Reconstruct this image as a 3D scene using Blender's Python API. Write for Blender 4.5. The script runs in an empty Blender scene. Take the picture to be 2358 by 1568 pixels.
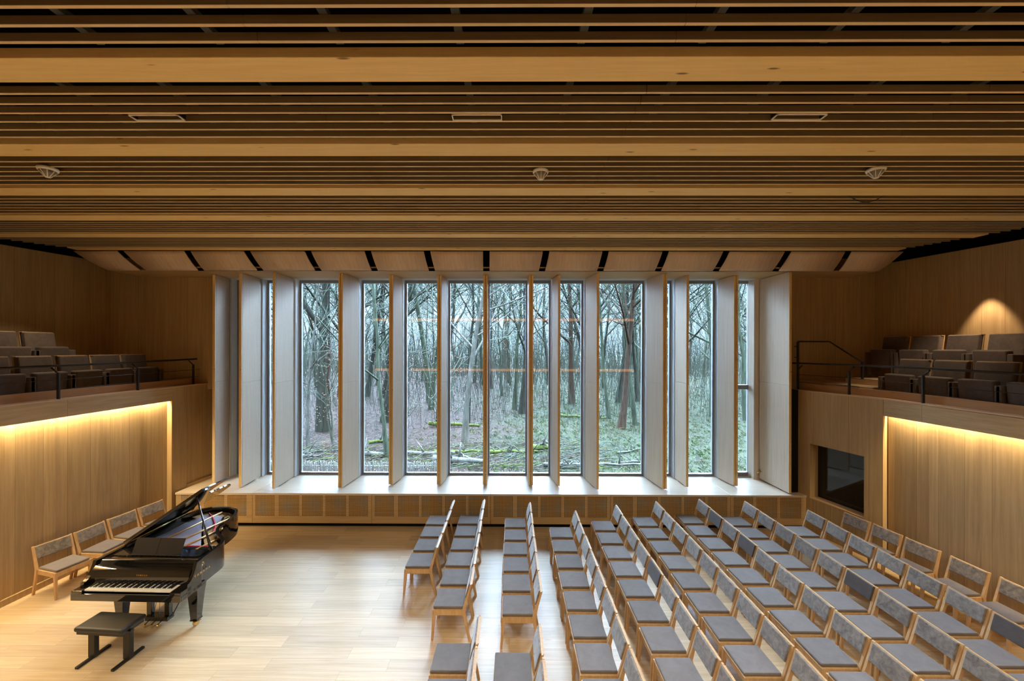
import bpy, bmesh, math, random
from mathutils import Vector, Matrix
R = random.Random(7)
sc = bpy.context.scene
COL = sc.collection
PI = math.pi
# ------------------------------------------------------------------ camera
cam_d = bpy.data.cameras.new('camera'); cam = bpy.data.objects.new('camera', cam_d); COL.objects.link(cam)
cam_d.sensor_width = 36; cam_d.lens = 14.0; cam_d.shift_x = 0.00445; cam_d.shift_y = 0.0068
cam_d.clip_end = 500; cam_d.clip_start = 0.05
cam.matrix_world = Matrix.Translation((0, 0, 4.08)) @ Matrix.Rotation(0.0060, 4, 'Z') @ Matrix.Rotation(PI/2, 4, 'X') @ Matrix.Rotation(0.0023, 4, 'Z')
sc.camera = cam
# ------------------------------------------------------------------ world, light, exposure
W = bpy.data.worlds.new('overcast_sky'); sc.world = W; W.use_nodes = True
nt = W.node_tree; nt.nodes.clear()
wo = nt.nodes.new('ShaderNodeOutputWorld'); wb = nt.nodes.new('ShaderNodeBackground')
wb.inputs['Color'].default_value = (0.56, 0.78, 1.0, 1)
# overcast sky: brighter towards the zenith
wt = nt.nodes.new('ShaderNodeTexCoord'); ws = nt.nodes.new('ShaderNodeSeparateXYZ'); wm = nt.nodes.new('ShaderNodeMapRange')
wm.inputs['From Min'].default_value = 0.30; wm.inputs['From Max'].default_value = 0.85; wm.inputs['To Min'].default_value = 2.3; wm.inputs['To Max'].default_value = 34.0
nt.links.new(wt.outputs['Generated'], ws.inputs[0]); nt.links.new(ws.outputs[2], wm.inputs['Value']); nt.links.new(wm.outputs[0], wb.inputs['Strength'])
nt.links.new(wb.outputs[0], wo.inputs[0])
vs = sc.view_settings; vs.view_transform = 'Standard'; vs.look = 'None'; vs.gamma = 1; vs.use_curve_mapping = False
vs.exposure = 0.12
cy = sc.cycles
cy.max_bounces = 7; cy.diffuse_bounces = 5; cy.glossy_bounces = 3; cy.transmission_bounces = 3; cy.transparent_max_bounces = 8
cy.sample_clamp_indirect = 6; cy.caustics_reflective = False; cy.caustics_refractive = False
cy.use_denoising = True; cy.use_light_tree = True
WARM = (1.0, 0.85, 0.61)
def area(name, loc, rot, sx, sy, power, color=WARM, portal=False, spread=PI):
    d = bpy.data.lights.new(name, 'AREA'); d.shape = 'RECTANGLE'; d.size = sx; d.size_y = sy; d.energy = power; d.color = color
    d.cycles.is_portal = portal; d.spread = spread
    o = bpy.data.objects.new(name, d); COL.objects.link(o); o.location = loc; o.rotation_euler = rot; return o
def spot(name, loc, target, power, size, blend=0.6, color=WARM, radius=0.06):
    d = bpy.data.lights.new(name, 'SPOT'); d.energy = power; d.spot_size = math.radians(size); d.spot_blend = blend; d.color = color; d.shadow_soft_size = radius
    o = bpy.data.objects.new(name, d); COL.objects.link(o); o.location = loc
    o.rotation_euler = (Vector(target) - Vector(loc)).to_track_quat('-Z', 'Y').to_euler(); return o
sd = bpy.data.lights.new('veiled_sun', 'SUN'); sd.energy = 165.0; sd.angle = math.radians(95); sd.color = (0.54, 0.73, 1.0)
so_ = bpy.data.objects.new('veiled_sun', sd); COL.objects.link(so_); so_.rotation_euler = Vector((0.0, -0.72, -0.68)).to_track_quat('-Z', 'Y').to_euler()
area('window_portal', (-0.4, 10.6, 3.3), (-PI/2, 0, 0), 14.0, 5.2, 1, portal=True)
# ceiling spots added out of view to light the hall (cans built further down)
CANS = [(x, 1.90, 5.99) for x in (-5.4, -1.9, 1.6, 5.0)] + [(x, 0.85, 5.96) for x in (-6.8, -3.6, 0.0, 3.4, 6.6)]
for (x, y, z) in CANS:
    spot('added_ceiling_spot', (x, y, z), (x*0.96, y+1.5 if y > 1 else y+1.7, 0), 410, 118, 1.0, radius=0.07)
spot('gallery_wall_beam', (8.86, 7.62, 5.45), (8.99, 7.62, 2.9), 150, 62, 0.55, color=(1, .72, .45), radius=0.03)
spot('gallery_seat_beam', (7.6, 7.0, 5.9), (8.1, 7.4, 3.6), 160, 70, 0.8, radius=0.05)
spot('gallery_seat_beam', (-8.3, 7.5, 5.9), (-9.0, 7.7, 3.6), 150, 80, 0.8, radius=0.05)
# cove light strips under the gallery fascias: (x0,y0)-(x1,y1), z
def cove(x0, y0, x1, y1, z, power, tilt):
    L = math.hypot(x1-x0, y1-y0); a = math.atan2(y1-y0, x1-x0)
    o = area('cove_strip_light', ((x0+x1)/2, (y0+y1)/2, z), (0, 0, 0), L, 0.03, power, color=(1.0, 0.77, 0.43))
    o.matrix_world = Matrix.Translation(((x0+x1)/2, (y0+y1)/2, z)) @ Matrix.Rotation(a, 4, 'Z') @ Matrix.Rotation(tilt, 4, 'X')
    return o
cove(-7.695, 8.88, -8.07, 4.0, 2.955, 170, math.radians(8))
cove(7.10, 7.50, 7.34, 3.9, 2.955, 165, math.radians(-8))

# ------------------------------------------------------------------ materials
def mat(name, base=(0.5, 0.5, 0.5), rough=0.5, metal=0.0, spec=0.5, coat=0.0, sheen=0.0):
    m = bpy.data.materials.new(name); m.use_nodes = True
    b = m.node_tree.nodes['Principled BSDF']
    b.inputs['Base Color'].default_value = (*base, 1); b.inputs['Roughness'].default_value = rough
    b.inputs['Metallic'].default_value = metal; b.inputs['Specular IOR Level'].default_value = spec
    b.inputs['Coat Weight'].default_value = coat; b.inputs['Sheen Weight'].default_value = sheen
    return m
def N(m, t, **kw):
    n = m.node_tree.nodes.new(t)
    for k, v in kw.items(): setattr(n, k, v)
    return n
def LK(m, a, b): m.node_tree.links.new(a, b)
def math_n(m, op, a, b=None):
    n = N(m, 'ShaderNodeMath', operation=op)
    for i, v in enumerate((a, b)):
        if v is None: continue
        if isinstance(v, (int, float)): n.inputs[i].default_value = v
        else: LK(m, v, n.inputs[i])
    return n.outputs[0]
def wood(name, c1, c2, stretch=(30, 30, 1.2), panel=None, offset=0.0, tone=0.18, rough=0.55, spec=0.3, joint=0.004, knots=False, coat=0.0):
    """veneer or timber: grain noise stretched along one axis, tone per board (panel = (axis, width))"""
    m = mat(name, c1, rough, spec=spec, coat=coat)
    b = m.node_tree.nodes['Principled BSDF']
    tc = N(m, 'ShaderNodeTexCoord'); mp = N(m, 'ShaderNodeMapping'); mp.inputs['Scale'].default_value = stretch
    LK(m, tc.outputs['Object'], mp.inputs['Vector'])
    no = N(m, 'ShaderNodeTexNoise'); no.inputs['Scale'].default_value = 1.0; no.inputs['Detail'].default_value = 5; no.inputs['Roughness'].default_value = 0.65
    no.inputs['Distortion'].default_value = 0.25
    vec = mp.outputs[0]
    sep = N(m, 'ShaderNodeSeparateXYZ'); LK(m, tc.outputs['Object'], sep.inputs[0])
    val = None
    if panel:
        u = math_n(m, 'DIVIDE', math_n(m, 'SUBTRACT', sep.outputs[panel[0]], offset), panel[1])
        fl = math_n(m, 'FLOOR', u)
        wn = N(m, 'ShaderNodeTexWhiteNoise', noise_dimensions='1D'); LK(m, fl, wn.inputs['W'])
        val = wn.outputs['Value']
        add = N(m, 'ShaderNodeVectorMath', operation='ADD'); LK(m, vec, add.inputs[0])
        sc_ = N(m, 'ShaderNodeVectorMath', operation='SCALE'); LK(m, wn.outputs['Color'], sc_.inputs[0]); sc_.inputs['Scale'].default_value = 37
        LK(m, sc_.outputs[0], add.inputs[1]); vec = add.outputs[0]
    LK(m, vec, no.inputs['Vector'])
    cr = N(m, 'ShaderNodeValToRGB'); cr.color_ramp.elements[0].position = 0.32; cr.color_ramp.elements[1].position = 0.68
    cr.color_ramp.elements[0].color = (*c2, 1); cr.color_ramp.elements[1].color = (*c1, 1)
    LK(m, no.outputs['Fac'], cr.inputs[0])
    col = cr.outputs[0]
    hs = N(m, 'ShaderNodeHueSaturation'); LK(m, col, hs.inputs['Color'])
    if val is not None:
        v = math_n(m, 'ADD', math_n(m, 'MULTIPLY', val, tone), 1 - tone/2)
        if joint:
            fr = math_n(m, 'FRACT', u); d = math_n(m, 'LESS_THAN', fr, joint/panel[1])
            v = math_n(m, 'MULTIPLY', v, math_n(m, 'SUBTRACT', 1.0, math_n(m, 'MULTIPLY', d, 0.6)))
        LK(m, v, hs.inputs['Value'])
    else:
        oi = N(m, 'ShaderNodeObjectInfo'); v = math_n(m, 'ADD', math_n(m, 'MULTIPLY', oi.outputs['Random'], tone), 1 - tone/2)
        LK(m, v, hs.inputs['Value'])
    out = hs.outputs[0]
    if knots:
        vo = N(m, 'ShaderNodeTexVoronoi'); vo.inputs['Scale'].default_value = 1.0
        m2 = N(m, 'ShaderNodeMapping'); m2.inputs['Scale'].default_value = (1.6, 7, 7); LK(m, tc.outputs['Object'], m2.inputs['Vector']); LK(m, m2.outputs[0], vo.inputs['Vector'])
        k = N(m, 'ShaderNodeValToRGB'); k.color_ramp.elements[0].position = 0.045; k.color_ramp.elements[1].position = 0.09
        k.color_ramp.elements[0].color = (0.28, 0.22, 0.16, 1); k.color_ramp.elements[1].color = (1, 1, 1, 1); LK(m, vo.outputs['Distance'], k.inputs[0])
        mx = N(m, 'ShaderNodeMix', data_type='RGBA', blend_type='MULTIPLY'); mx.inputs[0].default_value = 1
        LK(m, out, mx.inputs[6]); LK(m, k.outputs[0], mx.inputs[7]); out = mx.outputs[2]
    LK(m, out, b.inputs['Base Color'])
    bp = N(m, 'ShaderNodeBump'); bp.inputs['Strength'].default_value = 0.08; bp.inputs['Distance'].default_value = 0.002
    LK(m, no.outputs['Fac'], bp.inputs['Height']); LK(m, bp.outputs[0], b.inputs['Normal'])
    return m
OAK1, OAK2 = (0.50, 0.355, 0.185), (0.385, 0.262, 0.125)
M = {}
M['oak_y'] = wood('oak_veneer_side', OAK1, OAK2, (26, 26, 0.9), panel=(1, 0.353), tone=0.16)
M['oak_x'] = wood('oak_veneer_back', OAK1, OAK2, (26, 26, 0.9), panel=(0, 0.62), tone=0.12)
M['oak'] = wood('oak_veneer', OAK1, OAK2, (26, 26, 0.9), tone=0.06)
M['oak_hy'] = wood('oak_veneer_lengthwise', OAK1, OAK2, (30, 0.9, 30), panel=(1, 2.46), offset=6.88-2.46*3, tone=0.1)
M['oak_hx'] = wood('oak_veneer_crosswise', (0.54, 0.375, 0.195), (0.44, 0.295, 0.14), (0.9, 30, 30), tone=0.04)
M['oak_pale'] = wood('pale_oak_boards', (0.70, 0.59, 0.46), (0.58, 0.47, 0.35), (34, 34, 0.8), tone=0.06)
M['sill'] = wood('pale_oak_sill', (0.68, 0.57, 0.44), (0.60, 0.50, 0.38), (0.9, 22, 22), tone=0.03, rough=0.4)
M['beam'] = wood('spruce_glulam', (0.84, 0.60, 0.26), (0.75, 0.51, 0.20), (1.2, 26, 26), tone=0.12, knots=True)
M['slat_face'] = wood('shaded_slat_face', (0.24, 0.165, 0.088), (0.19, 0.13, 0.066), (1.2, 40, 40), tone=0.1, rough=0.7)  # slat sides darkened in colour for the shade between neighbours
M['slat_edge'] = wood('lit_slat_edge', (0.74, 0.56, 0.33), (0.64, 0.47, 0.26), (1.2, 40, 40), tone=0.05)  # slat bottoms lightened in colour for the bounce off the floor
M['fold'] = wood('oak_ceiling_panel', (0.68, 0.53, 0.39), (0.57, 0.43, 0.30), (24, 3, 3), tone=0.06)
M['chair_wood'] = wood('oak_chair_wood', (0.60, 0.385, 0.195), (0.47, 0.29, 0.135), (30, 30, 3), tone=0.08)
# perforated version of the pale boards: rows of fine holes
def perforated():
    m = wood('perforated_pale_boards', (0.70, 0.59, 0.46), (0.58, 0.47, 0.35), (34, 34, 0.8), tone=0.06)
    b = m.node_tree.nodes['Principled BSDF']; src = b.inputs['Base Color'].links[0].from_socket
    tc = N(m, 'ShaderNodeTexCoord'); sep = N(m, 'ShaderNodeSeparateXYZ'); LK(m, tc.outputs['Object'], sep.inputs[0])
    u = math_n(m, 'FRACT', math_n(m, 'MULTIPLY', sep.outputs[0], 62)); v = math_n(m, 'FRACT', math_n(m, 'MULTIPLY', sep.outputs[2], 62))
    du = math_n(m, 'ABSOLUTE', math_n(m, 'SUBTRACT', u, 0.5)); dv = math_n(m, 'ABSOLUTE', math_n(m, 'SUBTRACT', v, 0.5))
    h = math_n(m, 'LESS_THAN', math_n(m, 'ADD', math_n(m, 'MULTIPLY', du, du), math_n(m, 'MULTIPLY', dv, dv)), 0.04)
    mx = N(m, 'ShaderNodeMix', data_type='RGBA'); LK(m, h, mx.inputs[0]); LK(m, src, mx.inputs[6]); mx.inputs[7].default_value = (0.12, 0.09, 0.07, 1)
    LK(m, mx.outputs[2], b.inputs['Base Color']); return m
M['perf'] = perforated()
def floor_mat():
    m = mat('oak_plank_floor', (0.6, 0.45, 0.3), 0.34, spec=0.45)
    b = m.node_tree.nodes['Principled BSDF']
    tc = N(m, 'ShaderNodeTexCoord')
    br = N(m, 'ShaderNodeTexBrick'); br.inputs['Scale'].default_value = 1; br.inputs['Brick Width'].default_value = 1.55; br.inputs['Row Height'].default_value = 0.20
    br.inputs['Mortar Size'].default_value = 0.0016; br.inputs['Mortar Smooth'].default_value = 0.1; br.offset = 0.37; br.inputs['Bias'].default_value = 0
    br.inputs['Color1'].default_value = (0.05, 0.05, 0.05, 1); br.inputs['Color2'].default_value = (0.95, 0.95, 0.95, 1); br.inputs['Mortar'].default_value = (0, 0, 0, 1)
    LK(m, tc.outputs['Object'], br.inputs['Vector'])
    mp = N(m, 'ShaderNodeMapping'); mp.inputs['Scale'].default_value = (1.1, 24, 1); LK(m, tc.outputs['Object'], mp.inputs['Vector'])
    add = N(m, 'ShaderNodeVectorMath', operation='MULTIPLY_ADD'); LK(m, br.outputs['Color'], add.inputs[0]); add.inputs[1].default_value = (19, 19, 19); LK(m, mp.outputs[0], add.inputs[2])
    no = N(m, 'ShaderNodeTexNoise'); no.inputs['Scale'].default_value = 1; no.inputs['Detail'].default_value = 6; no.inputs['Roughness'].default_value = 0.6; no.inputs['Distortion'].default_value = 0.4
    LK(m, add.outputs[0], no.inputs['Vector'])
    cr = N(m, 'ShaderNodeValToRGB'); cr.color_ramp.elements[0].position = 0.28; cr.color_ramp.elements[1].position = 0.7
    cr.color_ramp.elements[0].color = (0.49, 0.34, 0.185, 1); cr.color_ramp.elements[1].color = (0.64, 0.48, 0.29, 1); LK(m, no.outputs['Fac'], cr.inputs[0])
    hs = N(m, 'ShaderNodeHueSaturation'); LK(m, cr.outputs[0], hs.inputs['Color'])
    sp = N(m, 'ShaderNodeSeparateColor'); LK(m, br.outputs['Color'], sp.inputs[0])
    LK(m, math_n(m, 'ADD', math_n(m, 'MULTIPLY', sp.outputs[0], 0.26), 0.86), hs.inputs['Value'])
    mx = N(m, 'ShaderNodeMix', data_type='RGBA'); LK(m, math_n(m, 'MULTIPLY', br.outputs['Fac'], 0.5), mx.inputs[0]); LK(m, hs.outputs[0], mx.inputs[6]); mx.inputs[7].default_value = (0.2, 0.12, 0.06, 1)
    LK(m, mx.outputs[2], b.inputs['Base Color'])
    LK(m, math_n(m, 'ADD', math_n(m, 'MULTIPLY', no.outputs['Fac'], 0.14), 0.35), b.inputs['Roughness'])
    return m
M['floor'] = floor_mat()
def fabric(name, c1, c2, scale=9, sheen=0.5, rough=0.85):
    m = mat(name, c1, rough, spec=0.2, sheen=sheen); b = m.node_tree.nodes['Principled BSDF']
    b.inputs['Sheen Roughness'].default_value = 0.4
    tc = N(m, 'ShaderNodeTexCoord'); oi = N(m, 'ShaderNodeObjectInfo')
    add = N(m, 'ShaderNodeVectorMath', operation='MULTIPLY_ADD'); cb = N(m, 'ShaderNodeCombineXYZ'); LK(m, oi.outputs['Random'], cb.inputs[0]); LK(m, oi.outputs['Random'], cb.inputs[1])
    LK(m, cb.outputs[0], add.inputs[0]); add.inputs[1].default_value = (60, 60, 60); LK(m, tc.outputs['Object'], add.inputs[2])
    no = N(m, 'ShaderNodeTexNoise'); no.inputs['Scale'].default_value = scale; no.inputs['Detail'].default_value = 6; no.inputs['Roughness'].default_value = 0.7; no.inputs['Distortion'].default_value = 0.8
    LK(m, add.outputs[0], no.inputs['Vector'])
    cr = N(m, 'ShaderNodeValToRGB'); cr.color_ramp.elements[0].position = 0.35; cr.color_ramp.elements[1].position = 0.66
    cr.color_ramp.elements[0].color = (*c2, 1); cr.color_ramp.elements[1].color = (*c1, 1); LK(m, no.outputs['Fac'], cr.inputs[0])
    hs = N(m, 'ShaderNodeHueSaturation'); LK(m, cr.outputs[0], hs.inputs['Color'])
    LK(m, math_n(m, 'ADD', math_n(m, 'MULTIPLY', oi.outputs['Random'], 0.22), 0.9), hs.inputs['Value'])
    LK(m, hs.outputs[0], b.inputs['Base Color'])
    bp = N(m, 'ShaderNodeBump'); bp.inputs['Strength'].default_value = 0.25; bp.inputs['Distance'].default_value = 0.004
    LK(m, no.outputs['Fac'], bp.inputs['Height']); LK(m, bp.outputs[0], b.inputs['Normal'])
    return m
M['seat'] = fabric('taupe_suede_seat', (0.160, 0.134, 0.120), (0.132, 0.110, 0.098), 6, sheen=0.35)
M['back'] = fabric('worn_sheen_suede_backrest', (0.27, 0.23, 0.195), (0.12, 0.098, 0.082), 13, sheen=0.5)  # mottling mixes worn streaks with painted light reflections
M['dark_back'] = fabric('dark_suede_backrest', (0.085, 0.068, 0.062), (0.07, 0.055, 0.05), 8, sheen=0.25)
M['velvet'] = fabric('brown_velvet', (0.115, 0.08, 0.062), (0.08, 0.056, 0.043), 7, sheen=0.35)
M['shell'] = wood('seat_shell_wood', (0.5, 0.33, 0.17), (0.4, 0.25, 0.12), (20, 20, 3))
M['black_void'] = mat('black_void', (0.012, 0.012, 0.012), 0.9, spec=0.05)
M['batten'] = mat('dark_ceiling_batten', (0.06, 0.065, 0.07), 0.8)
M['dark_metal'] = mat('dark_painted_metal', (0.022, 0.022, 0.025), 0.45, spec=0.4)
M['frame'] = mat('grey_aluminium_frame', (0.24, 0.245, 0.26), 0.4, metal=0.3)
M['reveal'] = mat('daylit_reveal', (0.78, 0.87, 0.95), 0.5)  # bluish daylight put into the reveal colour
M['steel'] = mat('brushed_steel', (0.55, 0.55, 0.55), 0.3, metal=1.0)
M['brass'] = mat('polished_brass', (0.86, 0.62, 0.24), 0.18, metal=1.0)
M['gold_paint'] = mat('bronze_gold_plate', (0.66, 0.40, 0.16), 0.38, metal=0.3)
M['lacquer'] = mat('black_piano_lacquer', (0.006, 0.006, 0.006), 0.05, spec=0.6, coat=1.0)
M['satin'] = mat('satin_black_paint', (0.012, 0.012, 0.013), 0.35)
M['leather'] = mat('black_leather', (0.022, 0.022, 0.022), 0.42, spec=0.45)
M['ivory'] = mat('white_key', (0.82, 0.81, 0.76), 0.2)
M['ebony'] = mat('black_key', (0.01, 0.01, 0.01), 0.2)
M['red_felt'] = mat('red_felt', (0.6, 0.03, 0.05), 0.9)
M['white'] = mat('white_plastic', (0.75, 0.74, 0.70), 0.45)
M['white_edge'] = mat('white_lamp_frame', (0.9, 0.88, 0.8), 0.4)
M['grey'] = mat('grey_mesh', (0.3, 0.29, 0.27), 0.6)
M['darkglass'] = mat('dark_control_glass', (0.008, 0.009, 0.01), 0.03, spec=0.5)
M['ledge'] = wood('ledge_oak', (0.66, 0.46, 0.28), (0.56, 0.38, 0.22), (30, 1, 30), tone=0.03)
M['upstand'] = wood('brown_upstand', (0.46, 0.25, 0.11), (0.40, 0.21, 0.09), (20, 1, 20), tone=0.03)
def emission(name, col, s):
    m = bpy.data.materials.new(name); m.use_nodes = True; t = m.node_tree; t.nodes.clear()
    o = t.nodes.new('ShaderNodeOutputMaterial'); e = t.nodes.new('ShaderNodeEmission'); e.inputs[0].default_value = (*col, 1); e.inputs[1].default_value = s
    t.links.new(e.outputs[0], o.inputs[0]); return m
M['led'] = emission('warm_led', (1, 0.42, 0.12), 4)
M['led_soft'] = emission('warm_led_soft', (1, 0.74, 0.42), 4)
def glass():
    m = bpy.data.materials.new('window_glass'); m.use_nodes = True; t = m.node_tree; t.nodes.clear()
    o = t.nodes.new('ShaderNodeOutputMaterial'); mx = t.nodes.new('ShaderNodeMixShader'); tr = t.nodes.new('ShaderNodeBsdfTransparent'); gl = t.nodes.new('ShaderNodeBsdfGlossy')
    fr = t.nodes.new('ShaderNodeFresnel'); fr.inputs[0].default_value = 1.5; tr.inputs[0].default_value = (0.955, 0.985, 0.985, 1); gl.inputs['Roughness'].default_value = 0.0
    ml = t.nodes.new('ShaderNodeMath'); ml.operation = 'MULTIPLY'; ml.inputs[1].default_value = 1.0
    t.links.new(fr.outputs[0], ml.inputs[0]); t.links.new(ml.outputs[0], mx.inputs[0]); t.links.new(tr.outputs[0], mx.inputs[1]); t.links.new(gl.outputs[0], mx.inputs[2]); t.links.new(mx.outputs[0], o.inputs[0]); return m
M['glass'] = glass()
def strings_mat():
    m = mat('piano_strings', (0.5, 0.5, 0.55), 0.4, metal=0.25); b = m.node_tree.nodes['Principled BSDF']
    tc = N(m, 'ShaderNodeTexCoord'); sep = N(m, 'ShaderNodeSeparateXYZ'); LK(m, tc.outputs['Object'], sep.inputs[0])
    w = math_n(m, 'FRACT', math_n(m, 'MULTIPLY', math_n(m, 'ADD', sep.outputs[0], math_n(m, 'MULTIPLY', sep.outputs[1], 0.12)), 85))
    mx = N(m, 'ShaderNodeMix', data_type='RGBA'); LK(m, math_n(m, 'LESS_THAN', w, 0.5), mx.inputs[0]); mx.inputs[6].default_value = (0.62, 0.60, 0.72, 1); mx.inputs[7].default_value = (0.22, 0.14, 0.12, 1)
    LK(m, mx.outputs[2], b.inputs['Base Color']); return m
M['strings'] = strings_mat()

# ------------------------------------------------------------------ mesh helpers
class MB:
    """collects vertices and faces in several materials, then links them as one mesh object"""
    def __init__(s): s.v = []; s.f = []; s.mi = []; s.mats = []; s.sm = []
    def m(s, k):
        if k not in s.mats: s.mats.append(k)
        return s.mats.index(k)
    def add(s, vs, fs, k, smooth=False):
        o = len(s.v); s.v += [tuple(v) for v in vs]; i = s.m(k)
        for f in fs: s.f.append([a + o for a in f]); s.mi.append(i); s.sm.append(smooth)
    def box(s, x0, x1, y0, y1, z0, z1, k, mx=None):
        vs = [(x, y, z) for z in (z0, z1) for y in (y0, y1) for x in (x0, x1)]
        if mx is not None: vs = [mx @ Vector(v) for v in vs]
        s.add(vs, [(0, 2, 3, 1), (4, 5, 7, 6), (0, 1, 5, 4), (2, 6, 7, 3), (0, 4, 6, 2), (1, 3, 7, 5)], k); return s
    def prism(s, pts, z0, z1, k, smooth=False, k2=None):
        n = len(pts); z0 = z0 if isinstance(z0, (list, tuple)) else [z0]*n; z1 = z1 if isinstance(z1, (list, tuple)) else [z1]*n
        vs = [(p[0], p[1], z0[i]) for i, p in enumerate(pts)] + [(p[0], p[1], z1[i]) for i, p in enumerate(pts)]
        s.add(vs, [(i, (i+1) % n, n+(i+1) % n, n+i) for i in range(n)], k, smooth)
        s.add(vs, [tuple(range(n-1, -1, -1)), tuple(range(n, 2*n))], k2 or k); return s
    def quad(s, a, b, c, d, k): s.add([a, b, c, d], [(0, 1, 2, 3)], k); return s
    def slab(s, pts, n, t, k):
        """polygon pts (3D, planar) thickened by t along n"""
        n = Vector(n).normalized() * t; c = len(pts); P = [Vector(p) for p in pts]
        vs = P + [p + n for p in P]
        s.add(vs, [tuple(range(c-1, -1, -1)), tuple(range(c, 2*c))] + [(i, (i+1) % c, c+(i+1) % c, c+i) for i in range(c)], k); return s
    def tube(s, pts, rs, k, n=8, caps=True, smooth=True):
        P = [Vector(p) for p in pts]; rs = rs if isinstance(rs, (list, tuple)) else [rs]*len(P)
        vs = []; ref = None
        for i, p in enumerate(P):
            d = (P[min(i+1, len(P)-1)] - P[max(i-1, 0)]).normalized()
            if ref is None: ref = Vector((0, 0, 1)) if abs(d.z) < 0.9 else Vector((1, 0, 0))
            a = d.cross(ref).normalized(); b = d.cross(a)
            for j in range(n):
                t = 2*PI*j/n; vs.append(p + (a*math.cos(t) + b*math.sin(t))*rs[i])
        fs = [(i*n+j, i*n+(j+1) % n, (i+1)*n+(j+1) % n, (i+1)*n+j) for i in range(len(P)-1) for j in range(n)]
        s.add(vs, fs, k, smooth)
        if caps: s.add(vs, [tuple(range(n-1, -1, -1)), tuple(range((len(P)-1)*n, len(P)*n))], k)
        return s
    def mesh(s, name):
        me = bpy.data.meshes.new(name); me.from_pydata(s.v, [], s.f)
        for k in s.mats: me.materials.append(M[k] if isinstance(k, str) else k)
        me.polygons.foreach_set('material_index', s.mi); me.polygons.foreach_set('use_smooth', s.sm)
        bm = bmesh.new(); bm.from_mesh(me); bmesh.ops.remove_doubles(bm, verts=bm.verts, dist=1e-6) if len(s.v) < 40000 else None
        bmesh.ops.recalc_face_normals(bm, faces=bm.faces) if len(s.v) < 40000 else None
        bm.to_mesh(me); bm.free(); me.update(); return me
    def obj(s, name, parent=None, bevel=0, seg=2, **kw):
        o = bpy.data.objects.new(name, s.mesh(name)); COL.objects.link(o)
        if parent: o.parent = parent
        if bevel:
            b = o.modifiers.new('bevel', 'BEVEL'); b.width = bevel; b.segments = seg; b.limit_method = 'ANGLE'; b.angle_limit = 0.6
        for a, v in kw.items(): o[a] = v
        return o
def tag(o, label, cat, group=None):
    o['label'] = label; o['category'] = cat
    if group: o['group'] = group
    return o
def empty(name, loc=(0, 0, 0), rz=0.0):
    o = bpy.data.objects.new(name, None); COL.objects.link(o); o.location = loc; o.rotation_euler = (0, 0, rz); o.empty_display_size = 0.1; return o
def copy_tree(o, parent=None):
    c = o.copy(); COL.objects.link(c); c.parent = parent
    for ch in list(o.children): copy_tree(ch, c)
    return c
ORD = ['', 'first', 'second', 'third', 'fourth', 'fifth', 'sixth', 'seventh', 'eighth', 'ninth', 'tenth', 'eleventh', 'twelfth', 'thirteenth', 'fourteenth']
def crom(pts, n=8, closed=False):
    out = []; c = len(pts)
    for i in range(c if closed else c-1):
        g = lambda j: Vector(pts[j % c]) if closed else Vector(pts[max(0, min(c-1, j))])
        p0, p1, p2, p3 = g(i-1), g(i), g(i+1), g(i+2)
        for k in range(n):
            t = k/n; out.append(0.5*((2*p1)+(p2-p0)*t+(2*p0-5*p1+4*p2-p3)*t*t+(3*p1-p0-3*p2+p3)*t*t*t))
    if not closed: out.append(Vector(pts[-1]))
    return out

# ------------------------------------------------------------------ room shell
S = dict(kind='structure')
MB().box(-8.9, 7.9, -3.2, 9.3, -0.12, 0.0, 'floor').obj('floor', **S)
ZC = lambda y: 5.91 + 0.033*y          # underside of beams and slats
MB().box(-11.2, 10.2, -3.3, 10.75, 6.95, 7.1, 'black_void').obj('ceiling', **S)
# lower left wall: overlapping veneer panels, slightly fanned, behind the gallery fascia
def left_x(y): return -7.74 - 0.083*(8.95 - y)
b = MB(); ys = [8.95, 8.33, 7.58, 6.88, 6.18, 5.45, 4.7, 3.9]
for i in range(len(ys)-1):
    y1, y0 = ys[i], ys[i+1]
    b.prism([(left_x(y1)+0.02, y1), (left_x(y0), y0), (-8.75, y0), (-8.75, y1)], 0.1, 3.0, 'oak_y')
b.obj('wall_left', **S)
MB().prism([(left_x(8.95)+0.035, 8.95), (left_x(3.9)+0.05, 3.9), (-8.8, 3.9), (-8.8, 8.95)], 0.0, 0.1, 'oak').obj('baseboard_left', **S)
# pier at the far end of the left wall and the fascia above
b = MB(); b.prism([(-7.585, 9.31), (-7.615, 8.93), (-8.75, 8.93), (-8.75, 9.31)], 0, 3.16, 'oak')
b.obj('wall_left_pier', **S)
LF = [(-7.615, 8.93), (-7.80, 3.9)]
b = MB(); b.prism([LF[0], LF[1], (LF[1][0]-0.05, 3.9), (LF[0][0]-0.05, 8.93)], [2.86, 2.86, 2.86, 2.86], [3.155, 3.15, 3.15, 3.155], 'oak_hy')
b.obj('trim_fascia_left', **S)
MB().prism([(-7.72, 8.93), (-7.95, 3.9), (-8.75, 3.9), (-8.75, 8.93)], 3.0, 3.08, 'oak').obj('trim_cove_lid_left', **S)
MB().prism([(-7.58, 9.33), (-7.61, 8.93), (-7.795, 3.9), (-7.97, 3.9), (-7.76, 9.33)], 3.155, 3.175, 'ledge').obj('trim_ledge_left', **S)
MB().prism([(-7.78, 9.9), (-7.98, 3.9), (-8.02, 3.9), (-7.82, 9.9)], 3.0, [3.30, 3.33, 3.33, 3.30], 'upstand').obj('trim_upstand_left', **S)
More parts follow.
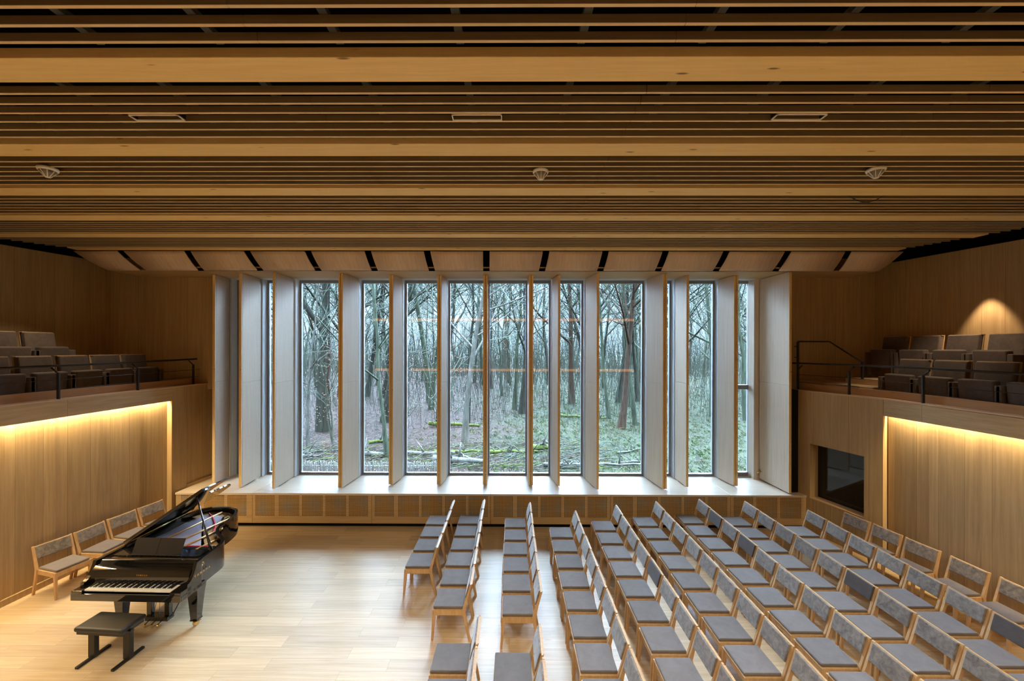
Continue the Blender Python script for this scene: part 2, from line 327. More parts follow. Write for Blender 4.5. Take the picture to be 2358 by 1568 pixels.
# niche side left of the shutters
b = MB(); b.prism([(-7.62, 9.31), (-7.50, 10.3), (-8.75, 10.3), (-8.75, 9.31)], 0.85, 3.17, 'oak'); b.prism([(-7.58, 9.31), (-7.46, 10.3), (-8.75, 10.3), (-8.75, 9.31)], 0.70, 0.85, 'oak_hx')
b.obj('wall_niche_left', **S)
MB().prism([(-7.80, 9.33), (-7.6, 9.33), (-7.48, 10.3), (-7.80, 10.3)], 3.155, 3.175, 'ledge').obj('trim_niche_left', **S)
# right: angled wall with the control room window
def rx(y): return 6.60 + 0.259*(9.2 - y)
b = MB()
def rseg(y1, y0, z0, z1): b.prism([(rx(y1), y1), (rx(y1)+0.28, y1+0.07), (rx(y0)+0.28, y0+0.07), (rx(y0), y0)], z0, z1, 'oak_y')
rseg(9.2, 8.90, 0, 3.11); rseg(7.85, 7.54, 0, 3.11); rseg(8.90, 7.85, 0, 0.75); rseg(8.90, 7.85, 1.957, 3.11)
b.obj('wall_right_far', **S)
MB().prism([(rx(8.90)-0.004, 8.90), (rx(8.90)+0.22, 8.96), (rx(7.85)+0.22, 7.91), (rx(7.85)-0.004, 7.85)], 0.75, 0.762, 'ledge').obj('trim_control_window_sill', **S)
b = MB(); b.prism([(rx(8.97)+0.24, 8.97), (rx(8.97)+0.26, 8.97), (rx(7.8)+0.26, 7.8), (rx(7.8)+0.24, 7.8)], 0.74, 1.97, 'darkglass')
b.obj('window_1', label='dark control room window set deep in the panelled wall', **S)
def right_x(y): return 7.15 + 0.06*(7.54 - y)
b = MB(); ys = [7.54, 6.85, 6.13, 5.4, 4.7, 3.9]
for i in range(len(ys)-1):
    y1, y0 = ys[i], ys[i+1]
    b.prism([(right_x(y1)-0.02, y1), (7.9, y1), (7.9, y0), (right_x(y0), y0)], 0.1, 3.0, 'oak_y')
b.obj('wall_right', **S)
MB().prism([(right_x(7.54)-0.04, 7.54), (7.9, 7.54), (7.9, 3.9), (right_x(3.9)-0.05, 3.9)], 0, 0.1, 'oak').obj('baseboard_right', **S)
RF = [(7.035, 7.54), (7.27, 3.9)]
MB().prism([RF[0], (RF[0][0]+0.05, 7.54), (RF[1][0]+0.05, 3.9), RF[1]], 2.81, [3.11, 3.11, 3.09, 3.09], 'oak_hy').obj('trim_fascia_right', **S)
MB().prism([(7.12, 7.54), (7.9, 7.54), (7.9, 3.9), (7.36, 3.9)], 3.0, 3.06, 'oak').obj('trim_cove_lid_right', **S)
MB().prism([(6.595, 9.22), (6.76, 9.22), (7.21, 7.52), (7.44, 3.9), (7.265, 3.9), (7.03, 7.54)], 3.11, 3.13, 'ledge').obj('trim_ledge_right', **S)
MB().prism([(6.78, 9.3), (6.82, 9.3), (7.25, 7.52), (7.48, 3.9), (7.44, 3.9), (7.21, 7.52)], 2.95, 3.27, 'upstand').obj('trim_upstand_right', **S)
b = MB(); b.box(6.42, 6.60, 9.15, 9.9, 0.1, 3.12, 'black_void'); b.obj('trim_dark_gap_right', **S)
# gallery floors and tiers
MB().box(-10.3, -7.82, 3.9, 9.95, 3.0, 3.02, 'oak').box(-10.3, -9.05, 3.9, 9.95, 3.02, 3.46, 'upstand').obj('floor_gallery_left', **S)
b = MB(); b.prism([(6.84, 9.95), (9.3, 9.95), (9.3, 3.9), (7.49, 3.9), (7.27, 7.5)], 2.98, 3.0, 'oak')
b.box(8.2, 9.3, 3.9, 8.2, 3.0, 3.44, 'upstand')
b.prism([(6.86, 9.9), (9.2, 9.9), (9.2, 8.2), (7.16, 8.2)], 3.0, 3.30, 'ledge'); b.box(7.55, 8.2, 8.0, 9.0, 3.30, 3.42, 'ledge')
b.obj('floor_gallery_right', **S)
# upper side walls and end walls
b = MB(); b.prism([(-10.1, 9.9), (-10.1, 10.1), (-10.6, 10.1), (-10.6, 3.8), (-10.4, 3.8)], 2.9, [6.19, 6.19, 6.19, 5.98, 5.98], 'oak_y'); b.obj('wall_left_upper', **S)
b = MB(); b.prism([(9.03, 9.9), (9.34, 3.8), (9.6, 3.8), (9.6, 10.1), (9.03, 10.1)], 2.85, [6.13, 5.92, 5.92, 6.13, 6.13], 'oak_y'); b.obj('wall_right_upper', **S)
MB().box(-10.1, -7.2, 9.9, 10.1, 3.02, 6.3, 'oak_x').obj('wall_back_left', **S)
MB().box(6.60, 9.03, 9.9, 10.1, 3.0, 6.3, 'oak_x').obj('wall_back_right', **S)
b = MB()   # black shell around the roof void and the outside of the hall
b.box(-11.2, -10.6, -3.3, 10.75, -0.2, 6.95, 'black_void'); b.box(9.6, 10.2, -3.3, 10.75, -0.2, 6.95, 'black_void')
b.box(-10.6, 9.6, 10.15, 10.6, 6.0, 6.95, 'black_void'); b.box(-10.6, -7.5, 10.3, 10.6, -0.2, 6.0, 'black_void'); b.box(6.62, 9.6, 10.3, 10.6, -0.2, 6.0, 'black_void')
b.box(-7.5, 6.62, 10.3, 10.6, -0.2, 0.72, 'black_void'); b.box(-7.6, -7.16, 10.3, 10.6, 0.72, 6.0, 'black_void'); b.box(6.34, 6.62, 10.3, 10.6, 0.72, 6.0, 'black_void'); b.obj('wall_outer', **S)
MB().box(-7.6, -7.155, 10.12, 10.3, 0.78, 5.82, 'frame').obj('trim_window_edge', **S)
MB().box(-11.2, 10.2, -3.3, -3.0, -0.2, 6.95, 'oak_x').obj('wall_front', **S)
MB().box(-8.9, -8.75, -3.0, 3.9, 0, 5.78, 'oak_y').obj('wall_left_near', **S)
MB().box(7.75, 7.9, -3.0, 3.9, 0, 5.78, 'oak_y').obj('wall_right_near', **S)
# window header, soffit, sill
MB().box(-7.5, 6.62, 9.0, 9.05, 5.81, 5.90, 'oak_hx').box(-7.5, 6.62, 9.0, 10.0, 5.81, 5.87, 'oak_hx').box(-7.5, 6.62, 10.0, 10.6, 5.81, 6.0, 'reveal').obj('trim_header', **S)  # soffit strip by the glass coloured pale, as if whitened by daylight
SX = [-7.56, -5.817, -3.111, -0.426, 2.271, 4.966, 6.655]
for i in range(6):
    MB().box(SX[i]+0.002, SX[i+1]-0.002, 8.955, 10.34, 0.735, 0.78, 'sill').obj('trim_sill', bevel=0.003, **S)
MB().box(-7.7, 6.75, 9.06, 9.1, 0, 0.1, 'black_void').box(-7.6, 6.7, 9.03, 9.3, 0.1, 0.12, 'black_void').obj('baseboard_back', **S)
# ------------------------------------------------------------------ perforated radiator covers
def grille_panel(x0, x1, subs):
    t = empty('radiator_cover', ((x0+x1)/2, 8.975, 0.10)); cxm = (x0+x1)/2
    b = MB(); Z0, Z1 = 0.0, 0.635; hz0, hz1, nr, pc = 0.155, 0.635-0.045, 15, 0.0315; hz1 = hz0 + nr*pc
    xs = x0+0.004; cols = []
    def r(xa, xb, za, zb): b.quad((xa-cxm, 0, za), (xb-cxm, 0, za), (xb-cxm, 0, zb), (xa-cxm, 0, zb), 'oak_hx')
    r(x0+0.004, x1-0.004, Z0, hz0); r(x0+0.004, x1-0.004, hz1, Z1)
    px = x0+0.004
    for (a, n) in subs:
        r(px, a, hz0, hz1); px = a + n*pc
        for i in range(n):
            for j in range(nr):
                xa, za = a+i*pc, hz0+j*pc; g = pc*0.2
                r(xa, xa+pc, za, za+g); r(xa, xa+pc, za+pc-g, za+pc); r(xa, xa+g, za+g, za+pc-g); r(xa+pc-g, xa+pc, za+g, za+pc-g)
    r(px, x1-0.004, hz0, hz1)
    me = b.mesh('front_panel'); o = bpy.data.objects.new('front_panel', me); COL.objects.link(o); o.parent = t
    so = o.modifiers.new('solid', 'SOLIDIFY'); so.thickness = 0.007; so.offset = -1
    MB().box(x0+0.01-cxm, x1-0.01-cxm, 0.04, 0.05, 0.02, 0.62, 'black_void').obj('backing', t)
    b = MB()
    for x in (x0+0.004, x1-0.024): b.box(x-cxm, x+0.02-cxm, 0.014, 0.3, 0, 0.63, 'oak_hx')
    b.obj('side_frame', t)
    return t
gl = ['end radiator cover beside the piano tail, partly behind the piano lid', 'perforated oak radiator cover just past the tail of the piano', 'perforated oak radiator cover facing the empty floor and first chair rows', 'perforated oak radiator cover behind the third and fourth chair rows', 'perforated oak radiator cover behind the fifth to seventh chair rows', 'short perforated oak radiator cover at the end with the control room window']
for i in range(6):
    x0, x1 = SX[i], SX[i+1]
    if i == 0: subs = [(x0+0.12, 14), (x0+0.635, 15), (x0+1.17, 14)]
    elif i == 5: subs = [(x0+0.07, 14), (x0+0.575, 15), (x0+1.11, 15)]
    else: subs = [(x0+0.065+0.53*k, 14 if k in (0, 4) else 15) for k in range(5)]
    tag(grille_panel(x0, x1, subs), gl[i], 'radiator cover', 'perforated radiator covers under the windows')

# ------------------------------------------------------------------ window wall: posts, frames, glass, shutters
SH = [(-7.07, 9.47, -7.12, 10.03, 1), (-6.29, 9.26, -6.33, 10.04, 1), (-5.455, 9.17, -5.49, 10.02, 1), (-3.945, 9.262, -3.865, 10.04, 2),
      (-2.83, 9.48, -2.75, 9.985, 2), (-1.685, 9.495, -1.625, 9.94, 2), (-0.585, 9.51, -0.60, 9.95, 2), (0.505, 9.493, 0.485, 9.96, 2),
      (1.165, 9.44, 1.083, 9.97, 1), (2.035, 9.224, 1.92, 9.98, 1), (3.60, 9.27, 3.49, 10.07, 2), (4.19, 9.42, 4.194, 10.075, 1),
      (5.37, 9.495, 5.312, 10.12, 2), (6.33, 9.03, 6.30, 10.04, 1)]
PX = [s[2] for s in SH]
for i, x in enumerate(PX):
    w = 0.035
    side = 0.0 if i < 8 else 0.0
    MB().box(x-w, x+w, 10.10 if i < 13 else 10.06, 10.42, 0.78, 5.82, 'reveal' if i < 13 else 'oak_pale').obj('trim_window_post', **S)
wn = 2
for i in range(13):
    x0, x1 = PX[i]+0.035, PX[i+1]-0.035
    f = MB(); fw = 0.045
    for (a, b_, c, d) in ((x0, x0+fw, 0.78, 5.81), (x1-fw, x1, 0.78, 5.81), (x0+fw, x1-fw, 0.78, 0.83), (x0+fw, x1-fw, 5.74, 5.81)): f.box(a, b_, 10.30, 10.38, c, d, 'frame')
    if i == 12:
        f.box(x0+fw, x1-fw, 10.29, 10.38, 3.02, 3.13, 'frame')
        f.box(x0+fw, x1-fw, 10.29, 10.38, 0.83, 0.88, 'frame').box(x1-0.12, x1-fw, 10.29, 10.38, 0.88, 5.74, 'frame')
    if i == 0: f.box(x0+fw, x0+0.3, 10.29, 10.38, 0.83, 5.74, 'frame')
    fo = f.obj('window_%d' % wn, **S); wn += 1
    MB().box(x0+fw*0.7, x1-fw*0.7, 10.335, 10.341, 0.8, 5.78, 'glass').obj('pane', fo)
MB().box(6.14, 6.26, 10.05, 10.3, 0.78, 5.81, 'oak_pale').obj('trim_window_end', **S)
who = ['pale perforated shutter nearest the piano-side gallery', 'pale perforated shutter, second one out from the piano-side gallery', 'pale perforated shutter standing edge-on beside the first wide view of trees',
       'double shutter of pale boards between the first two broad panes', 'double shutter between the broad panes with leaning grey trunks', 'double shutter turned nearly edge-on, one bay before the centre of the glass wall',
       'double shutter seen exactly edge-on at the centre of the glass wall', 'double shutter one bay past the central edge-on shutter', 'slim single shutter standing beside a narrow pane behind chair row four',
       'deep single shutter between a narrow pane and the broadest pane', 'deep double shutter where the broadest pane ends', 'single shutter standing close behind the deep double shutter',
       'double shutter beside the last window with the opening sash', 'widest oak shutter, closing the glass wall beside the control room window']
for i, (xn, yn, xf, yf, lv) in enumerate(SH):
    L = math.hypot(xn-xf, yn-yf); ang = math.atan2(yf-yn, xf-xn); thk = 0.105 if lv == 2 else 0.055
    t = empty('folding_shutter', (xn, yn, 0.79), ang); top = 5.80-0.79; seam = 2.45
    for k, (za, zb) in enumerate(((0.015, seam-0.002), (seam+0.002, top))):
        b = MB()
        fm = 'perf' if i < 3 else 'oak_pale'
        if lv == 2:
            b.box(0, L, -thk/2, -0.005, za, zb, 'oak_pale').box(0, L, 0.005, thk/2, za, zb, 'oak_pale').box(0.004, L-0.004, -0.005, 0.005, za, zb, 'black_void')
        else:
            b.box(0, L, -thk/2, thk/2-0.006, za, zb, 'oak_pale'); b.box(0.03, L-0.03, thk/2-0.006, thk/2, za, zb, fm)
            if i < 3: b.box(0.03, L-0.03, -thk/2-0.003, -thk/2, za, zb, fm)
            b.box(0, 0.03, thk/2-0.006, thk/2, za, zb, 'oak_pale').box(L-0.03, L, thk/2-0.006, thk/2, za, zb, 'oak_pale')
        b.obj('lower_leaf' if k == 0 else 'upper_leaf', t)
    # edge lipping in warm oak with knobs
    MB().box(-0.008, 0, -thk/2, thk/2 if lv == 1 else -0.006, 0.015, top, 'beam').obj('edge_strip', t)
    if lv == 2:
        MB().box(-0.008, 0, 0.006, thk/2, 0.015, top, 'beam').obj('edge_strip', t)
        for z in (0.30, 1.62, 3.02, 4.35, 4.66):
            kb = MB(); kb.tube([(-0.008, 0, z), (-0.03, 0, z)], [0.012, 0.012], 'steel', 8)
            for q in range(4):
                a = PI/4+q*PI/2; kb.tube([(-0.022, 0, z), (-0.022, 0.028*math.cos(a), z+0.028*math.sin(a))], 0.006, 'steel', 5)
            kb.obj('star_knob', t)
    MB().box(0.25*L, 0.75*L, -0.01, 0.01, -0.005, 0.015, 'black_void').obj('floor_guide', t)
    MB().box(L, L+0.035, -0.012, 0.012, 0.0, top, 'black_void').obj('hinge_strip', t)
    tag(t, who[i], 'shutter', 'folding shutters along the glass wall')
h = MB(); h.box(6.27, 6.275, 10.0, 10.02, 1.12, 1.2, 'steel')
hb = MB().tube([(6.262, 9.99, 1.0), (6.262, 9.94, 1.0), (6.22, 9.92, 0.99), (6.14, 9.92, 0.985)], 0.008, 'brass', 8)
hp = empty('window_handle', (0, 0, 0)); hb.obj('lever', hp); MB().box(6.255, 6.27, 9.99, 10.06, 0.96, 1.04, 'brass').obj('mounting_plate', hp)
tag(hp, 'small brass lever handle low on the end window post', 'handle')

# ------------------------------------------------------------------ ceiling: beams, slats, folded panels
def xl(y): return -9.98 if y < 7.7 else -9.9 + 0.5*(y-7.7)
def xr(y): return 8.85 if y < 6.87 else 8.8 - 0.25*(y-6.87)
BY = [-1.06, 0.14, 1.42, 2.634, 3.834, 4.998, 6.159, 7.285, 8.486]
bl = {3: 'broad spruce ceiling beam with cracks and knots, the one highest in the view', 4: 'second spruce ceiling beam down, just beyond the three recessed downlights', 5: 'third spruce ceiling beam down, just beyond the smoke detectors',
      6: 'fourth spruce ceiling beam counted down from the broadest one', 7: 'fifth spruce ceiling beam, last but one before the folded oak panels', 8: 'spruce edge beam right in front of the folded oak ceiling panels'}
for i, y in enumerate(BY):
    w = 0.245 if i < 8 else 0.2; z = ZC(y+0.1)
    t = empty('ceiling_beam', (0, y, z)); b = MB(); b.box(xl(y), xr(y), 0, w, 0, 0.07, 'beam'); b.obj('glulam_beam', t, bevel=0.004)
    MB().box(xl(y), xr(y), 0.02, w-0.02, 0.07, 0.62, 'black_void').obj('black_beam_top', t)  # upper part of the beam, coloured black
    tag(t, bl.get(i, 'spruce ceiling beam above and behind the viewer'), 'ceiling beam', 'beams across the ceiling')
def slat_bay(name, ys, label):
    t = empty('slat_raft', (0, ys[0], ZC(ys[0])))
    joints = [-6.8, -4.17, -1.58, 1.03, 3.6, 6.25]
    b = MB()
    for k, y in enumerate(ys):
        z = ZC(y); e = [xl(y)] + joints + [xr(y)]
        for a, c in zip(e[:-1], e[1:]):
            mk = b
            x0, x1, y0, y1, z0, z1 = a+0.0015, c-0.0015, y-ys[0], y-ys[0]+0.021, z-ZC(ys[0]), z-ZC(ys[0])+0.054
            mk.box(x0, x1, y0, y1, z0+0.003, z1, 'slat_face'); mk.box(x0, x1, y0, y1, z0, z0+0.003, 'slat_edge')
    b.obj('slats', t)
    x = -9.71
    while x < 8.7 and name == 'open':
        if xl(ys[-1]) < x < xr(ys[-1]) - 0.05: MB().box(x, x+0.05, -0.08, ys[-1]-ys[0]+0.1, 0.075, 0.115, 'batten').obj('carrier_batten', t)
        x += 0.78
    tag(t, label, 'ceiling slats', 'slat rafts between the ceiling beams'); return t
lab = ['narrow ceiling slats behind the viewer', 'narrow ceiling slats overhead', 'three widely spaced ceiling slats at the top of the view, above the broadest beam', 'ceiling slats holding the three recessed downlights',
       'ceiling slats carrying the three smoke detectors', 'ceiling slats with the loose hanging cable', 'fine ceiling slats between the fourth and fifth beams', 'finest ceiling slats, between the last two beams']
for i in range(8):
    y0, y1 = BY[i]+0.245, BY[i+1]; n = 6; p = (y1-y0-0.02)/7
    slat_bay('open' if i in (2, 3) else 'closed', [y0 + 0.01 + p*(k+1) - 0.01 for k in range(n)], lab[i])
# folded oak panels between ceiling and window header
gt = [-8.43*8.65/8.5, -7.10, -5.78, -4.44, -3.12, -1.82, -0.52, 0.79, 2.09, 3.40, 4.72, 6.06, 7.37]
gb = [-8.33, -7.01, -5.66, -4.34, -3.06, -1.765, -0.535, 0.72, 2.035, 3.335, 4.635, 5.97, 7.33]
gt = [-9.62] + gt + [8.56]; gb = [-9.14] + gb + [8.27]
fl = ['folded oak ceiling panel at the piano-side end'] + ['']*12 + ['folded oak ceiling panel at the control-room end']
for i in range(14):
    g = 0.072
    a, b2, c, d = gt[i]+(g if i else 0), gt[i+1]-(g if i < 13 else 0), gb[i+1]-(g if i < 13 else 0), gb[i]+(g if i else 0)
    P0 = Vector(((a+b2)/2, 8.71, 6.18)); rows = []
    for s_ in range(7):
        u = s_/6; y = 8.71 + 0.29*u; z = 6.18 - 0.37*u - 0.028*math.sin(PI*u)
        rows.append([(a+(d-a)*u, y, z), (b2+(c-b2)*u, y, z)])
    bb = MB(); vs = [p for r_ in rows for p in r_] + [(p[0], p[1]+0.02, p[2]+0.012) for r_ in rows for p in r_]
    vs = [Vector(v)-P0 for v in vs]; n = 14
    fs = [(2*k, 2*k+1, 2*k+3, 2*k+2) for k in range(6)] + [(n+2*k+2, n+2*k+3, n+2*k+1, n+2*k) for k in range(6)] + [(2*k+2, n+2*k+2, n+2*k, 2*k) for k in range(6)] + [(2*k+1, n+2*k+1, n+2*k+3, 2*k+3) for k in range(6)] + [(0, n, n+1, 1), (12, 13, n+13, n+12)]
    bb.add(vs, fs, 'fold', True)
    o = bb.obj('ceiling_panel'); o.location = P0
    tag(o, fl[i] or '%s folded oak ceiling panel counted from the piano side' % ORD[i+1], 'ceiling panel', 'folded oak panels above the windows')
    if i < 13: pass
MB().box(-9.14, -7.5, 9.0, 9.9, 5.812, 5.83, 'oak_hx').box(6.62, 8.27, 9.0, 9.9, 5.812, 5.83, 'oak_hx').obj('trim_panel_soffit', **S)
# round cans added to keep the spots out of the glass, then recessed downlights
for (x, y, z) in CANS:
    t = empty('downlight', (x, y, z)); b = MB(); b.tube([(0, 0, -0.045), (0, 0, 0.10)], 0.115, 'satin', 20, caps=False); b.tube([(0, 0, 0.10), (0, 0, 0.11)], 0.115, 'satin', 20); b.obj('can', t)
    tag(t, 'round black can added around an unseen ceiling spot above the viewer', 'downlight', 'cans added around the unseen ceiling spots')
for i, x in enumerate((-2.99, -0.28, 2.42)):
    t = empty('downlight', (x, 3.352, 6.012)); b = MB(); w, d = 0.21, 0.043
    for (p, q, r_, s_) in ((-w, w, -d, -d+0.008), (-w, w, d-0.008, d), (-w, -w+0.008, -d, d), (w-0.008, w, -d, d)): b.box(p, q, r_, s_, 0.0, 0.01, 'white_edge')
    b.obj('lamp_frame', t); MB().box(-w, -w+0.008, -d, d, 0.012, 0.06, 'satin').box(w-0.008, w, -d, d, 0.012, 0.06, 'satin').box(-w, w, -d, d, 0.06, 0.08, 'satin').obj('housing', t)
    tag(t, ['recessed rectangular downlight in the slats above the piano side', 'recessed rectangular downlight in the slats at the middle of the ceiling', 'recessed rectangular downlight in the slats above the seating side'][i], 'downlight', 'recessed ceiling downlights')
for i, (x, y) in enumerate(((-5.117, 4.376), (0.34, 4.446), (4.022, 4.404))):
    t = empty('smoke_detector', (x, y, 5.97)); b = MB(); b.tube([(0, 0, 0.085), (0, 0, 0.07), (0, 0, 0.05)], [0.085, 0.09, 0.082], 'white', 20); b.obj('base', t)
    b = MB(); b.tube([(0, 0, 0.05), (0, 0, -0.01), (0, 0, -0.018)], [0.074, 0.022, 0.01], 'grey', 16)
    for q in range(8):
        a = q*PI/4; b.tube([(0.078*math.cos(a), 0.078*math.sin(a), 0.052), (0.022*math.cos(a), 0.022*math.sin(a), -0.016)], 0.005, 'white', 5)
    b.tube([(0, 0, -0.012), (0, 0, -0.02)], 0.024, 'white', 12); b.obj('sensor_cage', t)
    tag(t, ['white cone smoke detector on the slats above the piano-side gallery', 'white cone smoke detector on the slats near the middle of the ceiling', 'white cone smoke detector on the slats above the seating side'][i], 'smoke detector', 'smoke detectors on the slats')
b = MB(); b.tube([(4.42 + 0.49*k/12, 5.25, 6.09 - 0.095*math.sin(PI*k/12)) for k in range(13)], 0.006, 'satin', 6); tag(b.obj('hanging_cable'), 'thin black cable sagging in a loop below the ceiling slats', 'cable')
# lamps along the front wall (behind the viewer), seen only as warm streaks mirrored in the glass
for z, lb in ((2.74, 'lower warm light line on the wall behind the viewer'), (5.72, 'upper warm light line on the wall behind the viewer')):
    tag(MB().box(-9.5, 7.6, -2.99, -2.95, z-0.07, z+0.07, 'led').obj('light_line'), lb, 'light strip')
# cove strip mesh
for (x0, y0, x1, y1, z, lb) in ((-7.69, 8.90, -8.08, 4.0, 2.985, 'warm light strip tucked under the piano-side gallery fascia'), (7.11, 7.52, 7.35, 3.95, 2.975, 'warm light strip tucked under the gallery fascia on the seating side')):
    d = 0.012
    tag(MB().prism([(x0-d, y0), (x0+d, y0), (x1+d, y1), (x1-d, y1)], z-0.002, z+0.008, 'led_soft').obj('light_strip'), lb, 'light strip')

# ------------------------------------------------------------------ gallery railings
def railing(name, posts, hand, cables, side):
    t = empty(name, posts[0][0:2] + (3.15,)); o = Vector(t.location)
    V = lambda p: Vector(p) - o
    for (x, y, z0, z1, ex) in posts:
        b = MB(); b.box(x-0.022-o.x, x+0.022-o.x, y-0.011-o.y, y+0.011-o.y, z0-o.z, z1-o.z, 'dark_metal')
        b.tube([V((x, y, z1-0.02)), V((x+ex, y-0.02, z1+0.085))], 0.014, 'dark_metal', 6); b.obj('post', t)
    b = MB(); b.tube([V(p) for p in hand], 0.02, 'dark_metal', 8); b.obj('handrail', t)
    for c in cables:
        MB().tube([V(p) for p in c], 0.0055, 'dark_metal', 5).obj('cable', t)
    return t
lp = [(-7.665, 9.60, 3.17, 3.66, -0.1), (-7.72, 8.22, 3.17, 3.64, -0.1), (-7.76, 6.80, 3.17, 3.63, -0.1), (-7.80, 5.40, 3.17, 3.63, -0.1)]
tag(railing('railing', lp, [(-7.76, 9.82, 3.78), (-7.80, 8.2, 3.755), (-7.88, 5.0, 3.73)], [[(-7.70, 9.85, 3.52), (-7.80, 5.0, 3.50)], [(-7.70, 9.80, 3.35), (-7.80, 5.0, 3.33)]], 'L'), 'black railing with two cables along the piano-side gallery', 'railing', 'gallery railings')
rp = [(6.66, 9.24, 3.13, 3.60, 0.08), (6.955, 8.20, 3.13, 3.62, 0.09), (7.17, 6.95, 3.13, 3.62, 0.10), (7.26, 5.5, 3.13, 3.62, 0.10)]
tag(railing('railing', rp, [(6.62, 9.36, 3.73), (7.045, 8.1, 3.735), (7.27, 6.9, 3.735), (7.36, 5.2, 3.71)], [[(6.68, 9.3, 3.47), (6.98, 8.2, 3.47), (7.20, 6.95, 3.45), (7.3, 5.2, 3.43)], [(6.68, 9.3, 3.30), (6.98, 8.2, 3.30), (7.20, 6.95, 3.29), (7.3, 5.2, 3.27)]], 'R'), 'black railing with two cables along the gallery above the control room window', 'railing', 'gallery railings')
t = empty('stair_guard_rail', (6.86, 9.6, 3.3)); o = Vector(t.location); V = lambda p: Vector(p)-o
MB().tube([V((6.88, 9.55, 4.235)), V((7.63, 9.55, 4.235)), V((7.62, 8.65, 3.77))], 0.017, 'dark_metal', 8).obj('handrail', t)
MB().box(-0.002, 0.036, -0.07, -0.035, 0.0, 0.93, 'dark_metal').obj('post', t)
q = V((7.62, 8.65, 3.25)); MB().box(q.x-0.017, q.x+0.017, q.y-0.017, q.y+0.017, 0.0, 0.49, 'dark_metal').obj('post', t)
for z in (4.12, 3.86): 
    MB().box(-0.07, 0.0, -0.06, -0.045, z-3.3-0.01, z-3.3+0.01, 'dark_metal').obj('wall_bracket', t)
tag(t, 'black stair guard with a sloping handrail at the top of the gallery steps', 'railing')

# ------------------------------------------------------------------ gallery tip-up seats
def make_seat():
    t = empty('theatre_seat'); W2 = 0.262                                   # faces +x, origin on floor under the backrest
    b = MB(); ang = 0.13
    mx = Matrix.Translation((0, 0, 0.30)) @ Matrix.Rotation(-ang, 4, 'Y')
    b.box(-0.055, 0.035, -W2, W2, 0, 0.58, 'velvet', mx); b.obj('backrest', t, bevel=0.02, seg=3)
    b = MB(); b.box(-0.075, -0.055, -W2-0.006, W2+0.006, -0.02, 0.60, 'shell', mx).box(-0.075, 0.0, -W2-0.006, W2+0.006, 0.58, 0.592, 'shell', mx); b.obj('backrest_shell', t)
    b = MB(); mx2 = Matrix.Translation((0.12, 0, 0.20)) @ Matrix.Rotation(0.08, 4, 'Y'); b.box(0, 0.13, -W2+0.01, W2-0.01, 0, 0.40, 'velvet', mx2); b.obj('folded_seat', t, bevel=0.025, seg=3)
    for s in (-1, 1):
        b = MB(); b.box(0.0, 0.30, s*0.315-0.042, s*0.315+0.042, 0.0, 0.53, 'velvet'); b.obj('armrest', t, bevel=0.014)
    return t
seat0 = make_seat(); first = [True]
def put_seat(x, y, z, rz, label, group):
    s = seat0 if first[0] else copy_tree(seat0); first[0] = False
    s.location = (x, y, z); s.rotation_euler = (0, 0, rz); tag(s, label, 'theatre seat', group)
for k in range(6):
    put_seat(-8.55, 9.09-0.642*k, 3.02, 0, 'brown velvet tip-up seat in the piano-side gallery front row, %s from the window end' % ORD[k+1], 'front row seats of the piano-side gallery')
for k in range(3):
    put_seat(-9.42, 7.96-0.64*k, 3.48, 0, 'brown velvet tip-up seat against the wall in the piano-side gallery, %s from the window end' % ORD[k+1], 'back row seats of the piano-side gallery')
for k in range(4):
    put_seat(7.74, 7.74-0.65*k, 2.985, PI, 'brown velvet tip-up seat in the seating-side gallery front row, %s from the window end' % ORD[k+1], 'front row seats of the seating-side gallery')
for k in range(4):
    put_seat(8.52, (8.92-0.67*k)-0.0, 3.46, PI, 'brown velvet tip-up seat against the spotlit wall, %s from the window end' % ORD[k+1], 'back row seats of the seating-side gallery')

